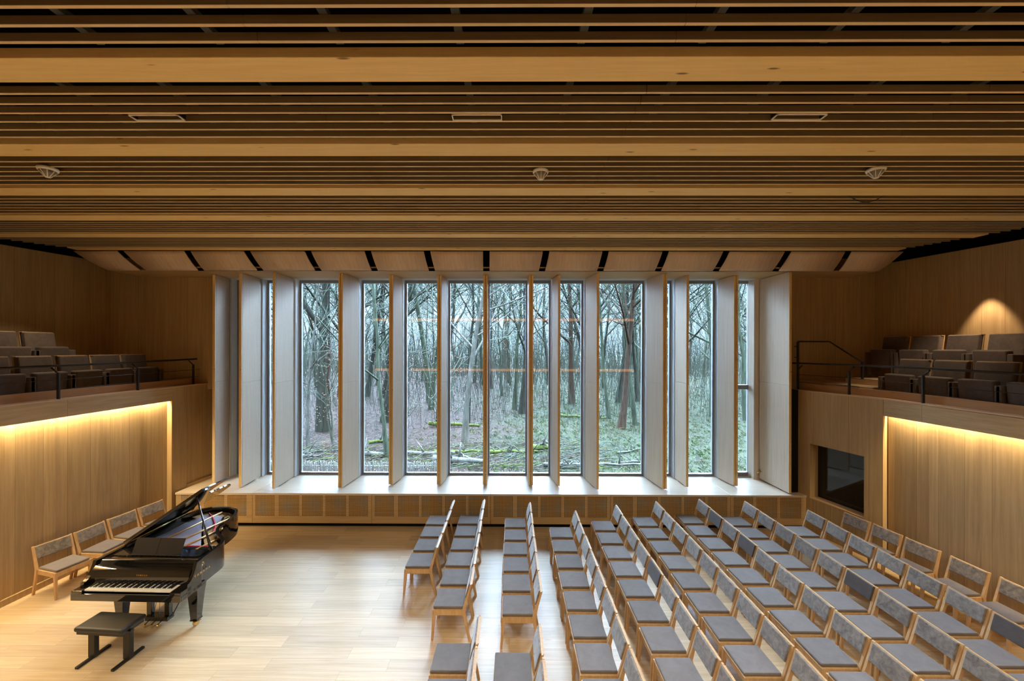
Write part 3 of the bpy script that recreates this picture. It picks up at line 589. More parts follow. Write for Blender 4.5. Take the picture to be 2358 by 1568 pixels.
# ------------------------------------------------------------------ chairs
def make_chair():
    t = empty('upholstered_chair'); H2 = 0.250; H3 = 0.235                         # faces -x, origin on floor
    b = MB(); b.box(-0.255, 0.165, -0.215, 0.215, 0.428, 0.464, 'seat'); b.obj('seat_cushion', t, bevel=0.014, seg=3)
    b = MB(); b.prism([(-0.262, -H3), (0.17, -H3), (0.17, H3), (-0.262, H3)], 0.414, 0.427, 'chair_wood')
    b.box(-0.255, -0.232, -H3+0.01, H3-0.01, 0.355, 0.414, 'chair_wood').box(0.14, 0.165, -H3+0.03, H3-0.03, 0.355, 0.414, 'chair_wood')
    for s in (-1, 1): b.box(-0.25, 0.165, s*(H3-0.013)-0.011, s*(H3-0.013)+0.011, 0.355, 0.414, 'chair_wood')
    b.obj('seat_frame', t)
    for s in (-1, 1):
        y0, y1 = s*H2-0.0*s, s*(H2-0.032); ya, yb = min(y0, y1), max(y0, y1)
        yt = lambda z: 0
        b = MB(); yo = s*H3; yi = s*(H3-0.024); yl, yh = sorted((yo, yi)); yl2, yh2 = sorted((yo, s*(H3-0.034)))
        b.add([(-0.282, yl, 0), (-0.252, yl, 0), (-0.252, yh, 0), (-0.282, yh, 0), (-0.262, yl2, 0.414), (-0.212, yl2, 0.414), (-0.212, yh2, 0.414), (-0.262, yh2, 0.414)],
              [(3, 2, 1, 0), (4, 5, 6, 7), (0, 1, 5, 4), (1, 2, 6, 5), (2, 3, 7, 6), (3, 0, 4, 7)], 'chair_wood'); b.obj('front_leg', t)
        b = MB(); prof = [(0.245, 0.0), (0.275, 0.0), (0.225, 0.25), (0.197, 0.42), (0.235, 0.60), (0.283, 0.79), (0.262, 0.79), (0.205, 0.60), (0.150, 0.43), (0.165, 0.34), (0.20, 0.2)]
        n = len(prof); y0, y1 = sorted((s*H2, s*(H2-0.03)))
        b.add([(p[0], y0, p[1]) for p in prof] + [(p[0], y1, p[1]) for p in prof], [tuple(range(n)), tuple(range(2*n-1, n-1, -1))] + [(i, n+i, n+(i+1) % n, (i+1) % n) for i in range(n)], 'chair_wood')
        b.obj('back_leg', t)
    b = MB(); mx = Matrix.Translation((0.204, 0, 0.585)) @ Matrix.Rotation(0.27, 4, 'Y')
    b.box(-0.018, 0.024, -0.219, 0.219, 0, 0.205, 'back', mx); b.obj('backrest_cushion', t, bevel=0.012, seg=3)
    b = MB(); b.box(0.024, 0.034, -0.222, 0.222, 0.02, 0.208, 'chair_wood', mx).box(0.0, 0.034, -0.222, 0.222, 0.205, 0.212, 'chair_wood', mx); b.obj('back_rail', t)
    return t
chair0 = make_chair(); cf = [True]
dark_mesh = [o for o in chair0.children if o.name.startswith('backrest_cushion')][0].data.copy()
dark_mesh.materials.clear(); dark_mesh.materials.append(M['dark_back'])
def put_chair(x, y, rz, label, group, dark=False):
    c = chair0 if cf[0] else copy_tree(chair0); cf[0] = False
    c.location = (x, y, 0); c.rotation_euler = (0, 0, rz); tag(c, label, 'chair', group)
    if dark:
        for o in c.children:
            if o.name.startswith('backrest_cushion'): o.data = dark_mesh; o['label'] = 'smooth dark brown backrest'
# rows: x of the back top, y of the far corner, number, dark ones
ROWS = [(-1.19, 8.606, 4, ()), (-0.535, 8.64, 6, (4,)), (0.43, 8.49, 6, ()), (1.33, 8.075, 9, ()), (2.225, 8.377, 9, (5,)), (3.145, 8.58, 9, ()), (4.135, 8.715, 10, (2, 4)), (5.075, 8.62, 10, (6,)), (6.095, 8.18, 9, (7, 9))]
PITCH = 0.523
for r, (x, y, n, dk) in enumerate(ROWS):
    nn = n
    for k in range(n):
        j = R.uniform(-0.006, 0.006)
        d = (k+1) in dk
        if r == 7: d = (k+1) in (6,)
        lb = 'grey suede oak chair in the %s row from the piano, %s from the window' % (ORD[r+1], ORD[k+1]) if not d else 'oak chair with smooth dark backrest, %s row from the piano, %s from the window' % (ORD[r+1], ORD[k+1])
        put_chair(x-0.272 - 0.012*k/9*(1 if r > 5 else 0)*3 + j, y-PITCH*(k+0.5), R.uniform(-0.01, 0.01), lb, 'concert chairs in rows', d)
for (x, y, n, nm) in ((-0.36, 4.92, 2, 'second'), (0.36, 4.775, 2, 'third')):
    for k in range(n):
        put_chair(x-0.272, y-PITCH*(k+0.5), R.uniform(-0.01, 0.01), 'grey suede chair past the gap in the %s row from the piano, %s after it' % (nm, ORD[k+1]), 'concert chairs in rows')
def between(p, q):
    (x0, y0), (x1, y1) = p, q; L = math.hypot(x1-x0, y1-y0); return (x0+x1)/2, (y0+y1)/2, math.atan2(x1-x0, y0-y1)
wl = [((6.745, 8.07), (6.84, 7.56)), ((6.85, 7.55), (6.92, 7.03)), ((6.915, 7.00), (7.005, 6.49)), ((7.02, 6.385), (7.055, 5.865)), ((7.085, 5.80), (7.115, 5.28))]
for k, (p, q) in enumerate(wl):
    x, y, a = between(p, q); a = a
    c, s = math.cos(a), math.sin(a); put_chair(x-0.272*c, y-0.272*s, a, 'grey suede chair backed against the panelled wall, %s from the control room window' % ORD[k+1], 'chairs along the seating-side wall')
wl = [((-7.853, 6.477), (-7.73, 6.955)), ((-7.722, 6.967), (-7.687, 7.49)), ((-7.687, 7.518), (-7.601, 8.022)), ((-7.597, 8.046), (-7.512, 8.555))]
nm = ['nearest to the keyboard end', 'second from the keyboard end', 'third from the keyboard end', 'fourth from the keyboard end']
nm[0] = 'first at the keyboard end'
for k, (p, q) in enumerate(wl):
    (x0, y0), (x1, y1) = p, q; x, y = (x0+x1)/2, (y0+y1)/2; a = PI - math.atan2(x1-x0, y1-y0)
    c, s = math.cos(a), math.sin(a); x += 0.03; put_chair(x-0.272*c, y-0.272*s, a, 'grey suede chair by the wall behind the piano, %s' % nm[k], 'chairs along the piano-side wall')

# ------------------------------------------------------------------ grand piano
pn = empty('grand_piano', (-5.995, 5.53, 0), math.radians(-1.2))
tag(pn, 'glossy black concert grand piano with raised lid standing on the oak floor', 'piano')
rim = [(1.515, 0.28), (1.50, 0.50), (1.475, 0.74), (1.37, 0.90), (1.18, 1.06), (1.02, 1.28), (0.985, 1.56), (0.92, 1.82), (0.78, 2.02), (0.52, 2.12), (0.24, 2.11), (0.06, 1.98), (0.0, 1.80)]
curve = [Vector((p[0], p[1], 0)) for p in rim]; curve = [Vector((1.53, 0.0, 0))] + crom(curve, 6) + [Vector((0, 0.0, 0))]
def offset(pts, d):
    out = []
    for i, p in enumerate(pts):
        t_ = (pts[min(i+1, len(pts)-1)] - pts[max(i-1, 0)]).normalized(); out.append(p + Vector((-t_.y, t_.x, 0))*d)
    return out
inner = offset(curve, 0.045)
b = MB(); n = len(curve); zt = [1.0]*n; zb = [0.60]*n
for (i0, z) in ((0, 0.74), ): zt[0] = 0.76; zb[0] = 0.60
# outer shell with cheeks swept down to the key level at the front
def top(p):
    if p.y > 0.17: return 1.0
    u = max(0, p.y)/0.17; return 0.775 + 0.225*u**2.2
extra = [Vector((1.53, y, 0)) for y in (0.0, 0.03, 0.06, 0.09, 0.12, 0.15, 0.17, 0.25)]; extraL = [Vector((0, y, 0)) for y in (0.30, 0.25, 0.17, 0.15, 0.12, 0.09, 0.06, 0.03, 0.0)]
curve = extra + curve[1:-1] + extraL; inner = offset(curve, 0.05); n = len(curve)
inner[0] = Vector((1.48, 0, 0)); inner[-1] = Vector((0.05, 0, 0))
vo = [(p.x, p.y, 0.62) for p in curve] + [(p.x, p.y, top(p)) for p in curve] + [(p.x, p.y, top(c)) for p, c in zip(inner, curve)] + [(p.x, p.y, 0.62) for p in inner]
for a_ in range(3): b.add(vo, [(a_*n+i, a_*n+i+1, (a_+1)*n+i+1, (a_+1)*n+i) for i in range(n-1)], 'lacquer', False)
b.add(vo, [(3*n+i, 3*n+i+1, i+1, i) for i in range(n-1)], 'lacquer'); b.add(vo, [(0, n, 2*n, 3*n), (n-1, 4*n-1, 3*n-1, 2*n-1)], 'lacquer')
b.obj('case_rim', pn)
body = [p for p in inner if p.y > 0.3]
MB().prism([(1.48, 0.3)] + [(p.x, p.y) for p in body] + [(0.05, 0.3)], 0.62, 0.66, 'lacquer').obj('bottom_board', pn)
MB().prism([(1.47, 0.42)] + [(p.x, p.y) for p in offset(curve, 0.055) if p.y > 0.45] + [(0.06, 0.42)], 0.86, 0.875, 'fold').obj('soundboard', pn)
# iron frame with round holes faked by rings standing proud, struts
b = MB(); pl = [p for p in offset(curve, 0.075) if p.y > 0.45]
pin = [p for p in offset(curve, 0.21) if p.y > 0.45]
m_ = min(len(pl), len(pin))
vs_ = [(p.x, p.y, 0.925) for p in pl[:m_]] + [(p.x, p.y, 0.915) for p in pin[:m_]]
b.add(vs_, [(i, i+1, m_+i+1, m_+i) for i in range(m_-1)], 'gold_paint')
b.box(0.07, 1.46, 0.36, 0.60, 0.90, 0.93, 'gold_paint')
for (xa, ya, xb, yb) in ((1.15, 0.55, 1.22, 1.02), (0.86, 0.55, 1.0, 1.35), (0.60, 0.55, 0.86, 1.80), (0.34, 0.55, 0.50, 2.0)):
    b.tube([(xa, ya, 0.955), (xb, yb, 0.94)], 0.018, 'gold_paint', 6)
fo = b.obj('iron_frame', pn)
for i in range(8):
    p = Vector(pin[int(2+i*(m_-18)/7)]) * 0.55 + Vector(pl[int(2+i*(m_-18)/7)]) * 0.45
    rb = MB(); rb.tube([(p.x, p.y, 0.921), (p.x, p.y, 0.934)], [0.042, 0.036], 'brass', 16); rb.tube([(p.x, p.y, 0.9345), (p.x, p.y, 0.936)], 0.027, 'ebony', 14)
    rb.obj('frame_hole', fo)
sp = [p for p in offset(curve, 0.24) if p.y > 0.55]
MB().prism([(1.28, 0.60)] + [(p.x, p.y) for p in sp] + [(0.10, 0.60)], 0.932, 0.936, 'strings').obj('strings', pn)
b = MB(); b.tube(crom([(0.30, 1.94, 0.943), (0.55, 1.72, 0.943), (0.82, 1.42, 0.943), (0.95, 1.2, 0.943)], 6), 0.014, 'red_felt', 6); b.tube([(0.2, 0.74, 0.943), (1.25, 0.72, 0.943)], 0.012, 'red_felt', 6); b.obj('felt_strip', pn)
MB().box(0.12, 1.3, 0.62, 0.68, 0.936, 0.962, 'ebony').obj('dampers', pn)
b = MB(); b.box(0.06, 1.47, 0.28, 0.40, 0.90, 0.935, 'gold_paint'); 
for i in range(60): b.tube([(0.12+i*0.0215, 0.29+0.018*(i % 3), 0.93), (0.12+i*0.0215, 0.29+0.018*(i % 3), 0.958)], 0.0035, 'steel', 5)
b.obj('tuning_pins', pn)
MB().box(0.0, 1.53, -0.10, 0.32, 0.60, 0.665, 'lacquer').obj('keybed', pn, bevel=0.004)
MB().box(0.0, 1.53, -0.125, -0.10, 0.605, 0.70, 'lacquer').obj('key_slip', pn, bevel=0.004)
for s in (0, 1):
    x0 = 0.0 if s == 0 else 1.375; MB().box(x0, x0+0.155, -0.12, 0.075, 0.665, 0.735, 'lacquer').obj('key_block', pn, bevel=0.008)
b = MB(); pf = [tuple(p) for p in crom([(0.072, 0.72, 0), (0.078, 0.80, 0), (0.094, 0.865, 0), (0.15, 0.935, 0), (0.235, 0.985, 0)], 5)]; nf = len(pf)
b.add([(x, p[0], p[1]) for x in (0.05, 1.48) for p in pf] + [(x, p[0]+0.022, p[1]-0.012) for x in (0.05, 1.48) for p in pf],
      [(i, i+1, nf+i+1, nf+i) for i in range(nf-1)] + [(2*nf+i+1, 2*nf+i, 3*nf+i, 3*nf+i+1) for i in range(nf-1)] + [(0, nf, 3*nf, 2*nf), (nf-1, 3*nf-1, 4*nf-1, 2*nf-1)], 'lacquer', True); fb = b.obj('fallboard', pn)
MB().box(0.05, 1.48, 0.235, 0.275, 0.955, 0.985, 'lacquer').obj('front_rail', pn, bevel=0.004)
kw = 1.225/52; k0 = 0.1525
wk = MB().box(0, kw-0.0012, 0, 0.15, 0, 0.022, 'ivory').obj('white_key', pn, bevel=0.0015, seg=1); wk.location = (k0, -0.085, 0.715)
for i in range(1, 52):
    c = wk.copy(); COL.objects.link(c); c.parent = pn; c.location = (k0+i*kw, -0.085, 0.715)
bk = MB().box(-0.0055, 0.0055, 0, 0.098, 0, 0.013, 'ebony').obj('black_key', pn, bevel=0.002, seg=1); fk = True
for i in range(51):
    if (i % 7) in (0, 2, 3, 5, 6):          # first key is A
        c = bk if fk else bk.copy()
        if not fk: COL.objects.link(c); c.parent = pn
        fk = False; c.location = (k0+(i+1)*kw-0.0006, -0.033, 0.737)
# music desk
b = MB(); mx = Matrix.Translation((0.41, 0.36, 0.985)) @ Matrix.Rotation(-0.42, 4, 'X')
b.box(-0.04, 0.70, 0, 0.015, 0.0, 0.235, 'satin', mx); b.box(-0.04, 0.70, -0.05, 0, 0.0, 0.012, 'satin', mx)
b.box(0.327, 0.333, -0.002, 0.0, 0.02, 0.23, 'lacquer', mx); b.obj('music_desk', pn)
MB().box(0.1, 1.40, 0.35, 0.56, 0.962, 0.983, 'lacquer').obj('desk_tray', pn)
# lid, hinged on the straight bass side
al = math.radians(34)
hinge = Matrix.Translation((0.0, 0, 1.005)) @ Matrix.Rotation(-al, 4, 'Y')
out = [Vector((1.53, 0.62, 0))] + [Vector((p.x, p.y, 0)) for p in crom([Vector((q[0], q[1], 0)) for q in rim], 6) if p.y > 0.62] + [Vector((0, 1.7, 0)), Vector((0, 0.62, 0))]
out = [Vector((p.x*1.012, p.y, 0)) for p in out]
b = MB(); nn = len(out); b.add([hinge @ Vector((p.x, p.y, 0.0)) for p in out] + [hinge @ Vector((p.x, p.y, 0.022)) for p in out], [tuple(range(nn-1, -1, -1)), tuple(range(nn, 2*nn))] + [(i, (i+1) % nn, nn+(i+1) % nn, nn+i) for i in range(nn)], 'lacquer'); b.obj('lid', pn)
b = MB(); b.box(0.0, 1.50, 0.63, 1.22, 0.026, 0.046, 'lacquer', hinge); b.obj('lid_flap', pn)
b = MB(); b.tube([hinge @ Vector((0.002, 0.62, 0.0)), hinge @ Vector((0.002, 1.75, 0.0))], 0.007, 'brass', 6); b.obj('lid_hinge', pn)
tipp = hinge @ Vector((1.34, 0.66, -0.004))
b = MB(); b.tube([(1.44, 0.54, 0.99), (1.44*0.7+tipp.x*0.3, 0.54*0.7+tipp.y*0.3, 0.7*0.99+0.3*tipp.z), tuple(tipp)], [0.022, 0.015, 0.010], 'lacquer', 8); b.obj('prop_stick', pn)
# legs with castors
def leg(x, y, w):
    b = MB(); prof = [(0.055, 0.09), (0.048, 0.12), (0.07, 0.45), (0.085, 0.60)]
    for (r0, z0), (r1, z1) in zip(prof[:-1], prof[1:]):
        b.add([(x+sx*r*w, y+sy*r, z) for (r, z) in ((r0, z0), (r1, z1)) for sx, sy in ((-1, -1), (1, -1), (1, 1), (-1, 1))], [(0, 1, 5, 4), (1, 2, 6, 5), (2, 3, 7, 6), (3, 0, 4, 7), (3, 2, 1, 0), (4, 5, 6, 7)], 'lacquer')
    lo = b.obj('leg', pn)
    c = MB(); c.tube([(x-0.02, y, 0.045), (x+0.02, y, 0.045)], 0.042, 'brass', 18); c.tube([(x, y, 0.09), (x, y, 0.06)], 0.03, 'brass', 12); c.tube([(x+0.028, y, 0.06), (x+0.06, y+0.02, 0.075)], 0.006, 'brass', 6); c.obj('castor', lo)
leg(0.30, 0.30, 1.0); leg(1.40, 0.31, 1.0); leg(0.50, 1.78, 1.0)
b = MB()
for x in (0.67, 0.94): b.box(x-0.035, x+0.035, 0.33, 0.39, 0.08, 0.62, 'lacquer')
b.box(0.635, 0.975, 0.30, 0.42, 0.05, 0.11, 'lacquer'); b.tube([(0.72, 0.36, 0.10), (0.80, 0.38, 0.62)], 0.004, 'steel', 5); b.tube([(0.80, 0.36, 0.10), (0.80, 0.38, 0.62)], 0.004, 'steel', 5); b.tube([(0.975, 0.40, 0.10), (1.10, 0.72, 0.64)], 0.007, 'satin', 6)
ly = b.obj('pedal_lyre', pn, bevel=0.005)
for x in (0.71, 0.81, 0.90):
    MB().tube([(x, 0.31, 0.075), (x, 0.26, 0.06), (x, 0.22, 0.042), (x, 0.205, 0.036)], [0.008, 0.009, 0.018, 0.012], 'brass', 8).obj('pedal', ly)
def text(s, name, size, m_, mw, parent, k='brass', space=1.0):
    c = bpy.data.curves.new(name, 'FONT'); c.body = s; c.size = size; c.align_x = 'CENTER'; c.extrude = 0.0012; c.space_character = space; c.offset = 0.001
    tmp = bpy.data.objects.new(name, c); COL.objects.link(tmp); bpy.context.view_layer.update()
    me = bpy.data.meshes.new_from_object(tmp.evaluated_get(bpy.context.evaluated_depsgraph_get())); bpy.data.objects.remove(tmp)
    me.materials.clear(); me.materials.append(M[k]); o = bpy.data.objects.new(name, me); COL.objects.link(o); o.parent = parent; o.matrix_local = mw; return o
text('YAMAHA', 'maker_lettering', 0.030, None, Matrix.Translation((0.80, 0.082, 0.838)) @ Matrix.Rotation(PI/2-0.25, 4, 'X'), pn, space=1.5)
side = Matrix.Translation((1.532, 0.26, 0.80)) @ Matrix.Rotation(PI/2-0.02, 4, 'Z') @ Matrix.Rotation(PI/2, 4, 'X')
text('YAMAHA', 'side_lettering', 0.048, None, side, pn, space=1.7)
b = MB(); em = Matrix.Translation((1.531, 0.27, 0.925)) @ Matrix.Rotation(PI/2, 4, 'Y')
ring = [em @ Vector((0.026*math.cos(a*PI/12), 0.026*math.sin(a*PI/12), 0.001)) for a in range(25)]; b.tube(ring, 0.0022, 'brass', 5)
for q in range(3):
    a = q*2*PI/3 + PI; pr = []
    b.tube([em @ Vector((0.003*math.cos(a), 0.003*math.sin(a), 0.002)), em @ Vector((0.024*math.cos(a), 0.024*math.sin(a), 0.002))], 0.003, 'brass', 5)
    for d_ in (-0.18, 0.18): b.tube([em @ Vector((0.013*math.cos(a+d_*1.6), 0.013*math.sin(a+d_*1.6), 0.002)), em @ Vector((0.022*math.cos(a+d_), 0.022*math.sin(a+d_), 0.002))], 0.0018, 'brass', 5)
b.obj('emblem', pn)
# bench
bn = empty('piano_bench', (-5.21, 5.18, 0), math.radians(-3.6)); tag(bn, 'black padded piano bench on two flat-footed posts before the keyboard', 'bench')
b = MB(); b.box(-0.335, 0.335, -0.17, 0.17, 0.435, 0.50, 'leather'); b.obj('padded_top', bn, bevel=0.03, seg=4)
MB().box(-0.31, 0.31, -0.145, 0.145, 0.40, 0.437, 'satin').obj('top_frame', bn)
for s in (-1, 1):
    x = s*0.245
    MB().box(x-0.045, x+0.045, -0.03, 0.03, 0.02, 0.40, 'satin').obj('post', bn, bevel=0.004)
    MB().box(x-0.022, x+0.022, -0.20, 0.20, 0.0, 0.028, 'satin').obj('foot', bn, bevel=0.004)
    MB().tube([(s*0.31, -0.05, 0.418), (s*0.345, -0.05, 0.418), (s*0.36, -0.05, 0.418)], [0.012, 0.02, 0.02], 'satin', 12).obj('height_knob', bn)
MB().box(-0.22, 0.22, -0.012, 0.012, 0.30, 0.34, 'satin').obj('crossbar', bn)

# ------------------------------------------------------------------ outside: the wood
def ground_mat():
    m = mat('woodland_floor', (0.150, 0.125, 0.110), 0.95, spec=0.1); b = m.node_tree.nodes['Principled BSDF']
    tc = N(m, 'ShaderNodeTexCoord'); sep = N(m, 'ShaderNodeSeparateXYZ'); LK(m, tc.outputs['Object'], sep.inputs[0])
    n1 = N(m, 'ShaderNodeTexNoise'); n1.inputs['Scale'].default_value = 0.35; n1.inputs['Detail'].default_value = 5
    n2 = N(m, 'ShaderNodeTexNoise'); n2.inputs['Scale'].default_value = 5; n2.inputs['Detail'].default_value = 6; n2.inputs['Roughness'].default_value = 0.75
    LK(m, tc.outputs['Object'], n1.inputs['Vector']); LK(m, tc.outputs['Object'], n2.inputs['Vector'])
    u = math_n(m, 'DIVIDE', sep.outputs[0], math_n(m, 'MAXIMUM', sep.outputs[1], 5))
    g = math_n(m, 'ADD', math_n(m, 'MULTIPLY', math_n(m, 'ADD', sep.outputs[0], 3.0), 0.16), math_n(m, 'MULTIPLY', math_n(m, 'SUBTRACT', n1.outputs['Fac'], 0.5), 3.2))
    gm = N(m, 'ShaderNodeClamp'); LK(m, g, gm.inputs[0])
    la = N(m, 'ShaderNodeValToRGB'); la.color_ramp.elements[0].position = 0.38; la.color_ramp.elements[1].position = 0.64; la.color_ramp.elements[0].color = (0.003, 0.002, 0.002, 1); la.color_ramp.elements[1].color = (0.043, 0.028, 0.024, 1)
    gr = N(m, 'ShaderNodeValToRGB'); gr.color_ramp.elements[0].position = 0.36; gr.color_ramp.elements[1].position = 0.66; gr.color_ramp.elements[0].color = (0.004, 0.005, 0.003, 1); gr.color_ramp.elements[1].color = (0.030, 0.036, 0.019, 1)
    LK(m, n2.outputs['Fac'], la.inputs[0]); LK(m, n2.outputs['Fac'], gr.inputs[0])
    mx = N(m, 'ShaderNodeMix', data_type='RGBA'); LK(m, gm.outputs[0], mx.inputs[0]); LK(m, la.outputs[0], mx.inputs[6]); LK(m, gr.outputs[0], mx.inputs[7]); LK(m, mx.outputs[2], b.inputs['Base Color'])
    bp = N(m, 'ShaderNodeBump'); bp.inputs['Strength'].default_value = 0.6; bp.inputs['Distance'].default_value = 0.12; LK(m, n2.outputs['Fac'], bp.inputs['Height']); LK(m, bp.outputs[0], b.inputs['Normal'])
    return m
M['ground'] = ground_mat()
def bark(name, c1, c2, moss=0.3):
    m = mat(name, c1, 0.95, spec=0.1); b = m.node_tree.nodes['Principled BSDF']; tc = N(m, 'ShaderNodeTexCoord'); mp = N(m, 'ShaderNodeMapping'); mp.inputs['Scale'].default_value = (9, 9, 1.6); LK(m, tc.outputs['Object'], mp.inputs['Vector'])
    no = N(m, 'ShaderNodeTexNoise'); no.inputs['Scale'].default_value = 1; no.inputs['Detail'].default_value = 5; no.inputs['Roughness'].default_value = 0.7; LK(m, mp.outputs[0], no.inputs['Vector'])
    cr = N(m, 'ShaderNodeValToRGB'); cr.color_ramp.elements[0].position = 0.36; cr.color_ramp.elements[1].position = 0.64; cr.color_ramp.elements[0].color = (*c2, 1); cr.color_ramp.elements[1].color = (*c1, 1); LK(m, no.outputs['Fac'], cr.inputs[0])
    LK(m, cr.outputs[0], b.inputs['Base Color']); return m
M['bark_dark'] = bark('dark_mossy_bark', (0.030, 0.033, 0.025), (0.010, 0.010, 0.009))
M['bark_green'] = bark('green_algae_bark', (0.058, 0.070, 0.048), (0.018, 0.023, 0.016))
M['bark_pale'] = bark('pale_bare_wood', (0.092, 0.088, 0.078), (0.03, 0.028, 0.024))
M['bark_brown'] = bark('red_brown_bark', (0.055, 0.035, 0.025), (0.018, 0.011, 0.009))
M['twig'] = bark('grey_green_twigs', (0.085, 0.098, 0.080), (0.042, 0.050, 0.040))
M['twig_brown'] = bark('brown_twigs', (0.045, 0.034, 0.027), (0.02, 0.016, 0.013))
M['moss'] = bark('bright_moss', (0.075, 0.095, 0.018), (0.025, 0.03, 0.012))
M['leaf'] = mat('dry_beech_leaf', (0.120, 0.065, 0.045), 0.8, spec=0.1)
M['picket'] = mat('pale_chestnut_paling', (0.13, 0.125, 0.11), 0.8)
GZ = -1.0
def gz(x, y): return GZ + 0.18*math.sin(x*0.31+1.1)*math.cos(y*0.27) + (0.0 if y < 40 else 0.022*(y-40))
b = MB(); nx, ny = 70, 60; X0, X1, Y0, Y1 = -110, 110, 10.7, 150
vs_ = []
for j in range(ny+1):
    y = Y0 + (Y1-Y0)*(j/ny)**1.6
    for i in range(nx+1):
        x = (X0+(X1-X0)*i/nx)*(0.25+0.75*(j/ny)); vs_.append((x, y, gz(x, y)))
b.add(vs_, [(j*(nx+1)+i, j*(nx+1)+i+1, (j+1)*(nx+1)+i+1, (j+1)*(nx+1)+i) for j in range(ny) for i in range(nx)], 'ground', True); b.obj('woodland_ground', kind='structure')
def grow(b, T, p, d, L, r, lv, k1, k2, R, up=0.16, split=(2, 4), leaves=0.0, wig=0.16):
    """one limb with its side limbs; b holds the thick wood, T the twigs"""
    n = max(2, 5-lv) if lv else 7; pts = [Vector(p)]; q = Vector(p); dd = Vector(d).normalized(); dirs = [dd.copy()]
    for i in range(n):
        dd = (dd + Vector((R.uniform(-wig, wig), R.uniform(-wig, wig), R.uniform(-wig*0.5, wig*0.5) + up*0.5))).normalized(); q = q + dd*(L/n); pts.append(q.copy()); dirs.append(dd.copy())
    rs = [r*(1-0.62*i/n) for i in range(n+1)]
    if lv == 0: rs[0] *= 1.5; rs[0] = min(rs[0], 0.6)
    if r > 0.03: b.tube(pts, rs, k1, 8 if lv == 0 else 5, caps=False)
    else: T.tube(pts, [max(x, 0.009) for x in rs], k2, 3, caps=False, smooth=False)
    if lv >= 5 or r < 0.009: return
    m = R.randint(*split) + (8 if lv == 0 else 1)
    for c in range(m):
        u = R.uniform(0.28 if lv == 0 else 0.15, 1.0); i = min(n-1, int(u*n)); pp = pts[i].lerp(pts[i+1], u*n-i)
        a = R.uniform(0, 2*PI); t_ = dirs[i]; s_ = t_.cross(Vector((math.cos(a), math.sin(a), 0.3))).normalized()
        nd = (t_*R.uniform(0.4, 1.0) + s_*R.uniform(0.5, 1.0)).normalized()
        grow(b, T, pp, nd, L*R.uniform(0.32, 0.55), rs[i]*R.uniform(0.35, 0.6), lv+1, k1, k2, R, up, split, leaves, wig*1.13)
def tree_mesh(seed, h, r, k1, k2, lean=(0, 0), split=(2, 4), up=0.1, wig=0.12):
    RR = random.Random(seed); b = MB(); T = MB(); grow(b, T, (0, 0, 0), (lean[0], lean[1], 1), h, r, 0, k1, k2, RR, up, split, wig=wig); return b, T
TG = 'bare trees of the wood'
def tree(x, y, h, r, seed, k1, k2, label, lean=(0, 0), group=None, split=(2, 4), wig=0.12):
    t = empty('bare_tree', (x, y, gz(x, y)-0.05)); b, T = tree_mesh(seed, h, r, k1, k2, lean, split, wig=wig)
    b.obj('trunk', t); T.obj('twigs', t, kind='stuff'); tag(t, label, 'tree', group); return t
# trees that can be told apart (x, y on the ground)
SP = [(-11.55, 24.6, 17, 0.33, 'bark_dark', 'twig', 'thick dark trunk behind the pale sapling in the first broad pane', (0.03, 0)),
      (-10.6, 25.8, 17, 0.26, 'bark_dark', 'twig', 'dark trunk standing close beside the thick one in the first broad pane', (-0.01, 0)),
      (-10.4, 20.5, 9, 0.085, 'bark_pale', 'twig', 'slender pale sapling leaning in the first broad pane', (0.03, 0.0)),
      (-8.6, 27.5, 17, 0.28, 'bark_dark', 'twig', 'leaning dark trunk in the second broad pane', (0.07, 0)),
      (-12.6, 40.0, 18, 0.28, 'bark_dark', 'twig', 'curved dark trunk at a distance in the second broad pane', (0.04, 0)),
      (-6.3, 32.0, 18, 0.20, 'bark_green', 'twig', 'mossy-footed green trunk in the third broad pane', (0.0, 0)),
      (-2.35, 20.8, 15, 0.14, 'bark_pale', 'twig', 'white peeling dead tree just before the central shutter', (0.015, 0)),
      (1.0, 31.0, 16, 0.24, 'bark_dark', 'twig', 'dark leaning multi-stemmed tree past the central shutter', (0.10, 0)),
      (4.3, 38.0, 16, 0.25, 'bark_green', 'twig', 'spreading green-barked tree behind the narrow pane', (0.05, 0)),
      (6.4, 33.0, 15, 0.22, 'bark_dark', 'twig', 'dark straight trunk in the second narrow pane', (0.02, 0)),
      (7.05, 25.2, 15, 0.20, 'bark_brown', 'twig', 'red-brown trunk with peeling bark in the broadest pane', (0.03, 0)),
      (9.8, 36.0, 16, 0.24, 'bark_dark', 'twig', 'dark trunk behind the red-brown one in the broadest pane', (0.06, 0)),
      (15.0, 29.5, 14, 0.22, 'bark_green', 'twig', 'spreading tree against the sky beside the last shutters', (0.01, 0)),
      (-14.9, 23.5, 15, 0.40, 'bark_green', 'twig', 'big green trunk glimpsed between the perforated shutters', (-0.04, 0)),
      (-5.6, 18.2, 13, 0.10, 'bark_green', 'twig', 'thin green trunk close to the glass beside the third broad pane', (-0.02, 0))]
for i, s in enumerate(SP): tree(s[0], s[1], s[2], s[3], 100+i, s[4], s[5], s[6], s[7], group=None, wig=0.07 if i in (6,) else 0.10)
protos = []
for i in range(7):
    k1 = ['bark_dark', 'bark_green', 'bark_green', 'bark_dark', 'bark_green', 'bark_dark', 'bark_brown'][i]
    b, T = tree_mesh(300+i, R.uniform(14, 19), R.uniform(0.14, 0.24), k1, 'twig', (R.uniform(-.05, .05), 0), (3, 4), wig=0.13); protos.append((b.mesh('trunk'), T.mesh('twigs')))
cnt = 0; placed = [(s[0], s[1]) for s in SP]
